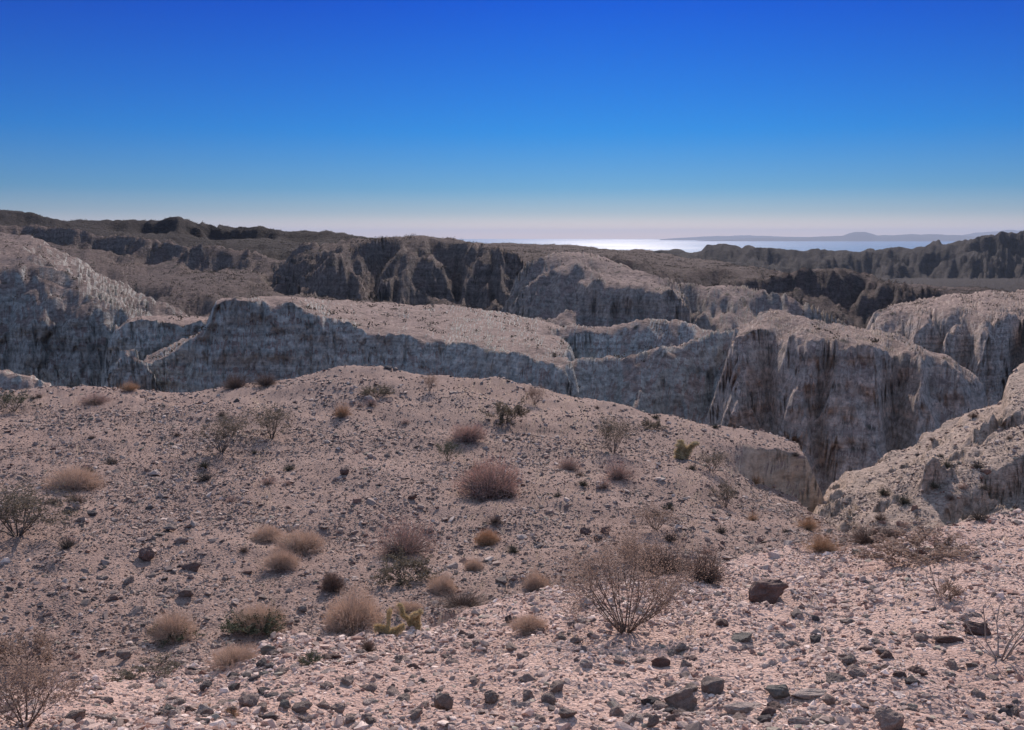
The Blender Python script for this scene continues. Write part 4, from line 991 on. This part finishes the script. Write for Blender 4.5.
# small tufts dotted about
n = 0; tries = 0
while n < 60 and tries < 400:
    tries += 1
    px = random.uniform(10, 800); py = random.uniform(395, 560)
    if n % 4 == 0: px = random.uniform(850, 1015); py = random.uniform(400, 530)
    p = hit(px, py)[0]
    if p[1] > 47 or p[2] < -8: continue
    wp = random.uniform(.18, .42) * F / p[1]; colr = random.choice(['pink', 'brown', 'dark', 'green'])
    cn = dict(pink='pinkish', brown='brown', dark='dark', green='green grey')[colr]
    zn = zone(px, py, p[0], p[1])
    plant(px, py, wp, wp * .6, 'tuft', colr, 'small %s dry tuft growing %s' % (cn, zn), 'dry_tuft', 'tuft', group='%s tufts %s' % (cn, zn), v=n % 3)
    n += 1

# distant scrub: dark specks on the plateaus, as one mass
def scrub():
    X, Y, Z, lab, steep = TER
    ar = np.abs(np.gradient(Y, axis=1)) * np.abs(np.gradient(X, axis=0))
    X, Y, Z, ar, st = X.ravel(), Y.ravel(), Z.ravel(), ar.ravel(), steep.ravel()
    PXs, _ = project(X, Y, Z)
    cl = fbm(X / 25, Y / 25, 3, 950)
    dens = .075 * np.clip(1.3 - Y / 900, .4, 1)
    ok = (Y > 115) & (Y < 1100) & (PXs > -80) & (PXs < 1104) & (st < .15) & (Z > -.085 * Y - 12) & (cl > -.35) & (rng.random(len(X)) < ar * dens)
    X, Y, z = X[ok], Y[ok], Z[ok]; n = len(X); D = Y; U = X / Y; print('scrub', n)
    h = rng.uniform(.25, .8, n) * np.where(D > 350, 1.7, 1.0)
    # ragged: drop into twiggy clumps of small blades
    m = 10; B = rng.normal(0, .45, (n, m, 3)) * h[:, None, None]; B[..., 2] = np.abs(B[..., 2]) * .8
    Pp = (B + np.stack([U * D, D, z], -1)[:, None]).reshape(-1, 3)
    V2, F2 = leaves(Pp, .22 * np.repeat(h, m)[:, None], rng, .8)
    me = mesh_np('distant_scrub', V2, F2, mat_plant('scrub_leaves', (.05, .045, .035), (.12, .095, .075), .2), False)
    tag(link('distant_scrub', me), 'dark dots of scrub scattered over the plateaus beyond the canyon', 'scrub', kind='stuff')
scrub()

# air
hz = bpy.data.materials.new('haze'); nt = nodes(hz)
v = N(nt, 'ShaderNodeVolumePrincipled', {'Color': (.72, .82, 1, 1), 'Density': 2.3e-5, 'Anisotropy': 0.0})
N(nt, 'ShaderNodeOutputMaterial', {'Volume': v.outputs[0]})
x0, x1, y0, y1, z0, z1 = -70000, 70000, -200, 71000, SEA_Z - 60, 420
me = mesh_np('haze', [(x, y, z) for x in (x0, x1) for y in (y0, y1) for z in (z0, z1)], np.array([[0, 1, 3, 2], [4, 6, 7, 5], [0, 4, 5, 1], [2, 3, 7, 6], [0, 2, 6, 4], [1, 5, 7, 3]]), hz, False)
tag(link('haze', me), kind='stuff', label='pale blue haze over the distant hills and the sea')
# ------------------------------------------------------------------ light, sky, camera
SUN_EL, SUN_AZ = R(29), R(6)         # azimuth clockwise from +Y
sun = bpy.data.lights.new('sun', 'SUN'); sun.energy = 5.0; sun.angle = R(.5); sun.color = (1, .865, .77)
so = bpy.data.objects.new('sun', sun); COL.objects.link(so)
so.rotation_euler = Vector((-math.sin(SUN_AZ) * math.cos(SUN_EL), -math.cos(SUN_AZ) * math.cos(SUN_EL), -math.sin(SUN_EL))).to_track_quat('-Z', 'Y').to_euler()
w = bpy.data.worlds.new('World'); C.world = w; w.use_nodes = True; nt = w.node_tree; nt.nodes.clear()
sky = N(nt, 'ShaderNodeTexSky', sky_type='NISHITA', sun_disc=False, sun_elevation=SUN_EL, sun_rotation=SUN_AZ, altitude=300, air_density=1.0, dust_density=.4, ozone_density=4.0)
el = N(nt, 'ShaderNodeSeparateXYZ', {0: N(nt, 'ShaderNodeTexCoord').outputs['Generated']}).outputs['Z']
tint = ramp(nt, el, [(0, (.50, .46, .58)), (.009, (.38, .38, .50)), (.022, (.19, .27, .42)), (.045, (.078, .215, .41)), (.10, (.012, .175, .45)), (.22, (.0, .085, .43)), (.42, (2.4, 1.9, 1.55)), (1, (2.7, 2.05, 1.6))])
skc = mix(nt, 1.0, sky.outputs[0], tint, 'MULTIPLY')
bg = N(nt, 'ShaderNodeBackground', {'Color': skc, 'Strength': .145})
N(nt, 'ShaderNodeOutputWorld', {'Surface': bg.outputs[0]})

cam = bpy.data.cameras.new('camera'); co_ = bpy.data.objects.new('camera', cam); COL.objects.link(co_)
cam.sensor_width = 36; cam.lens = 36 * F / 1024; cam.clip_start = .1; cam.clip_end = 300000
C.render.engine = 'CYCLES'
C.cycles.volume_bounces = 0
co_.rotation_euler = (math.pi / 2 - PITCH, 0, 0); C.camera = co_
C.view_settings.view_transform = 'Standard'; C.view_settings.look = 'None'; C.view_settings.gamma = 1; C.view_settings.exposure = 0
C.render.resolution_x, C.render.resolution_y = 1024, 730
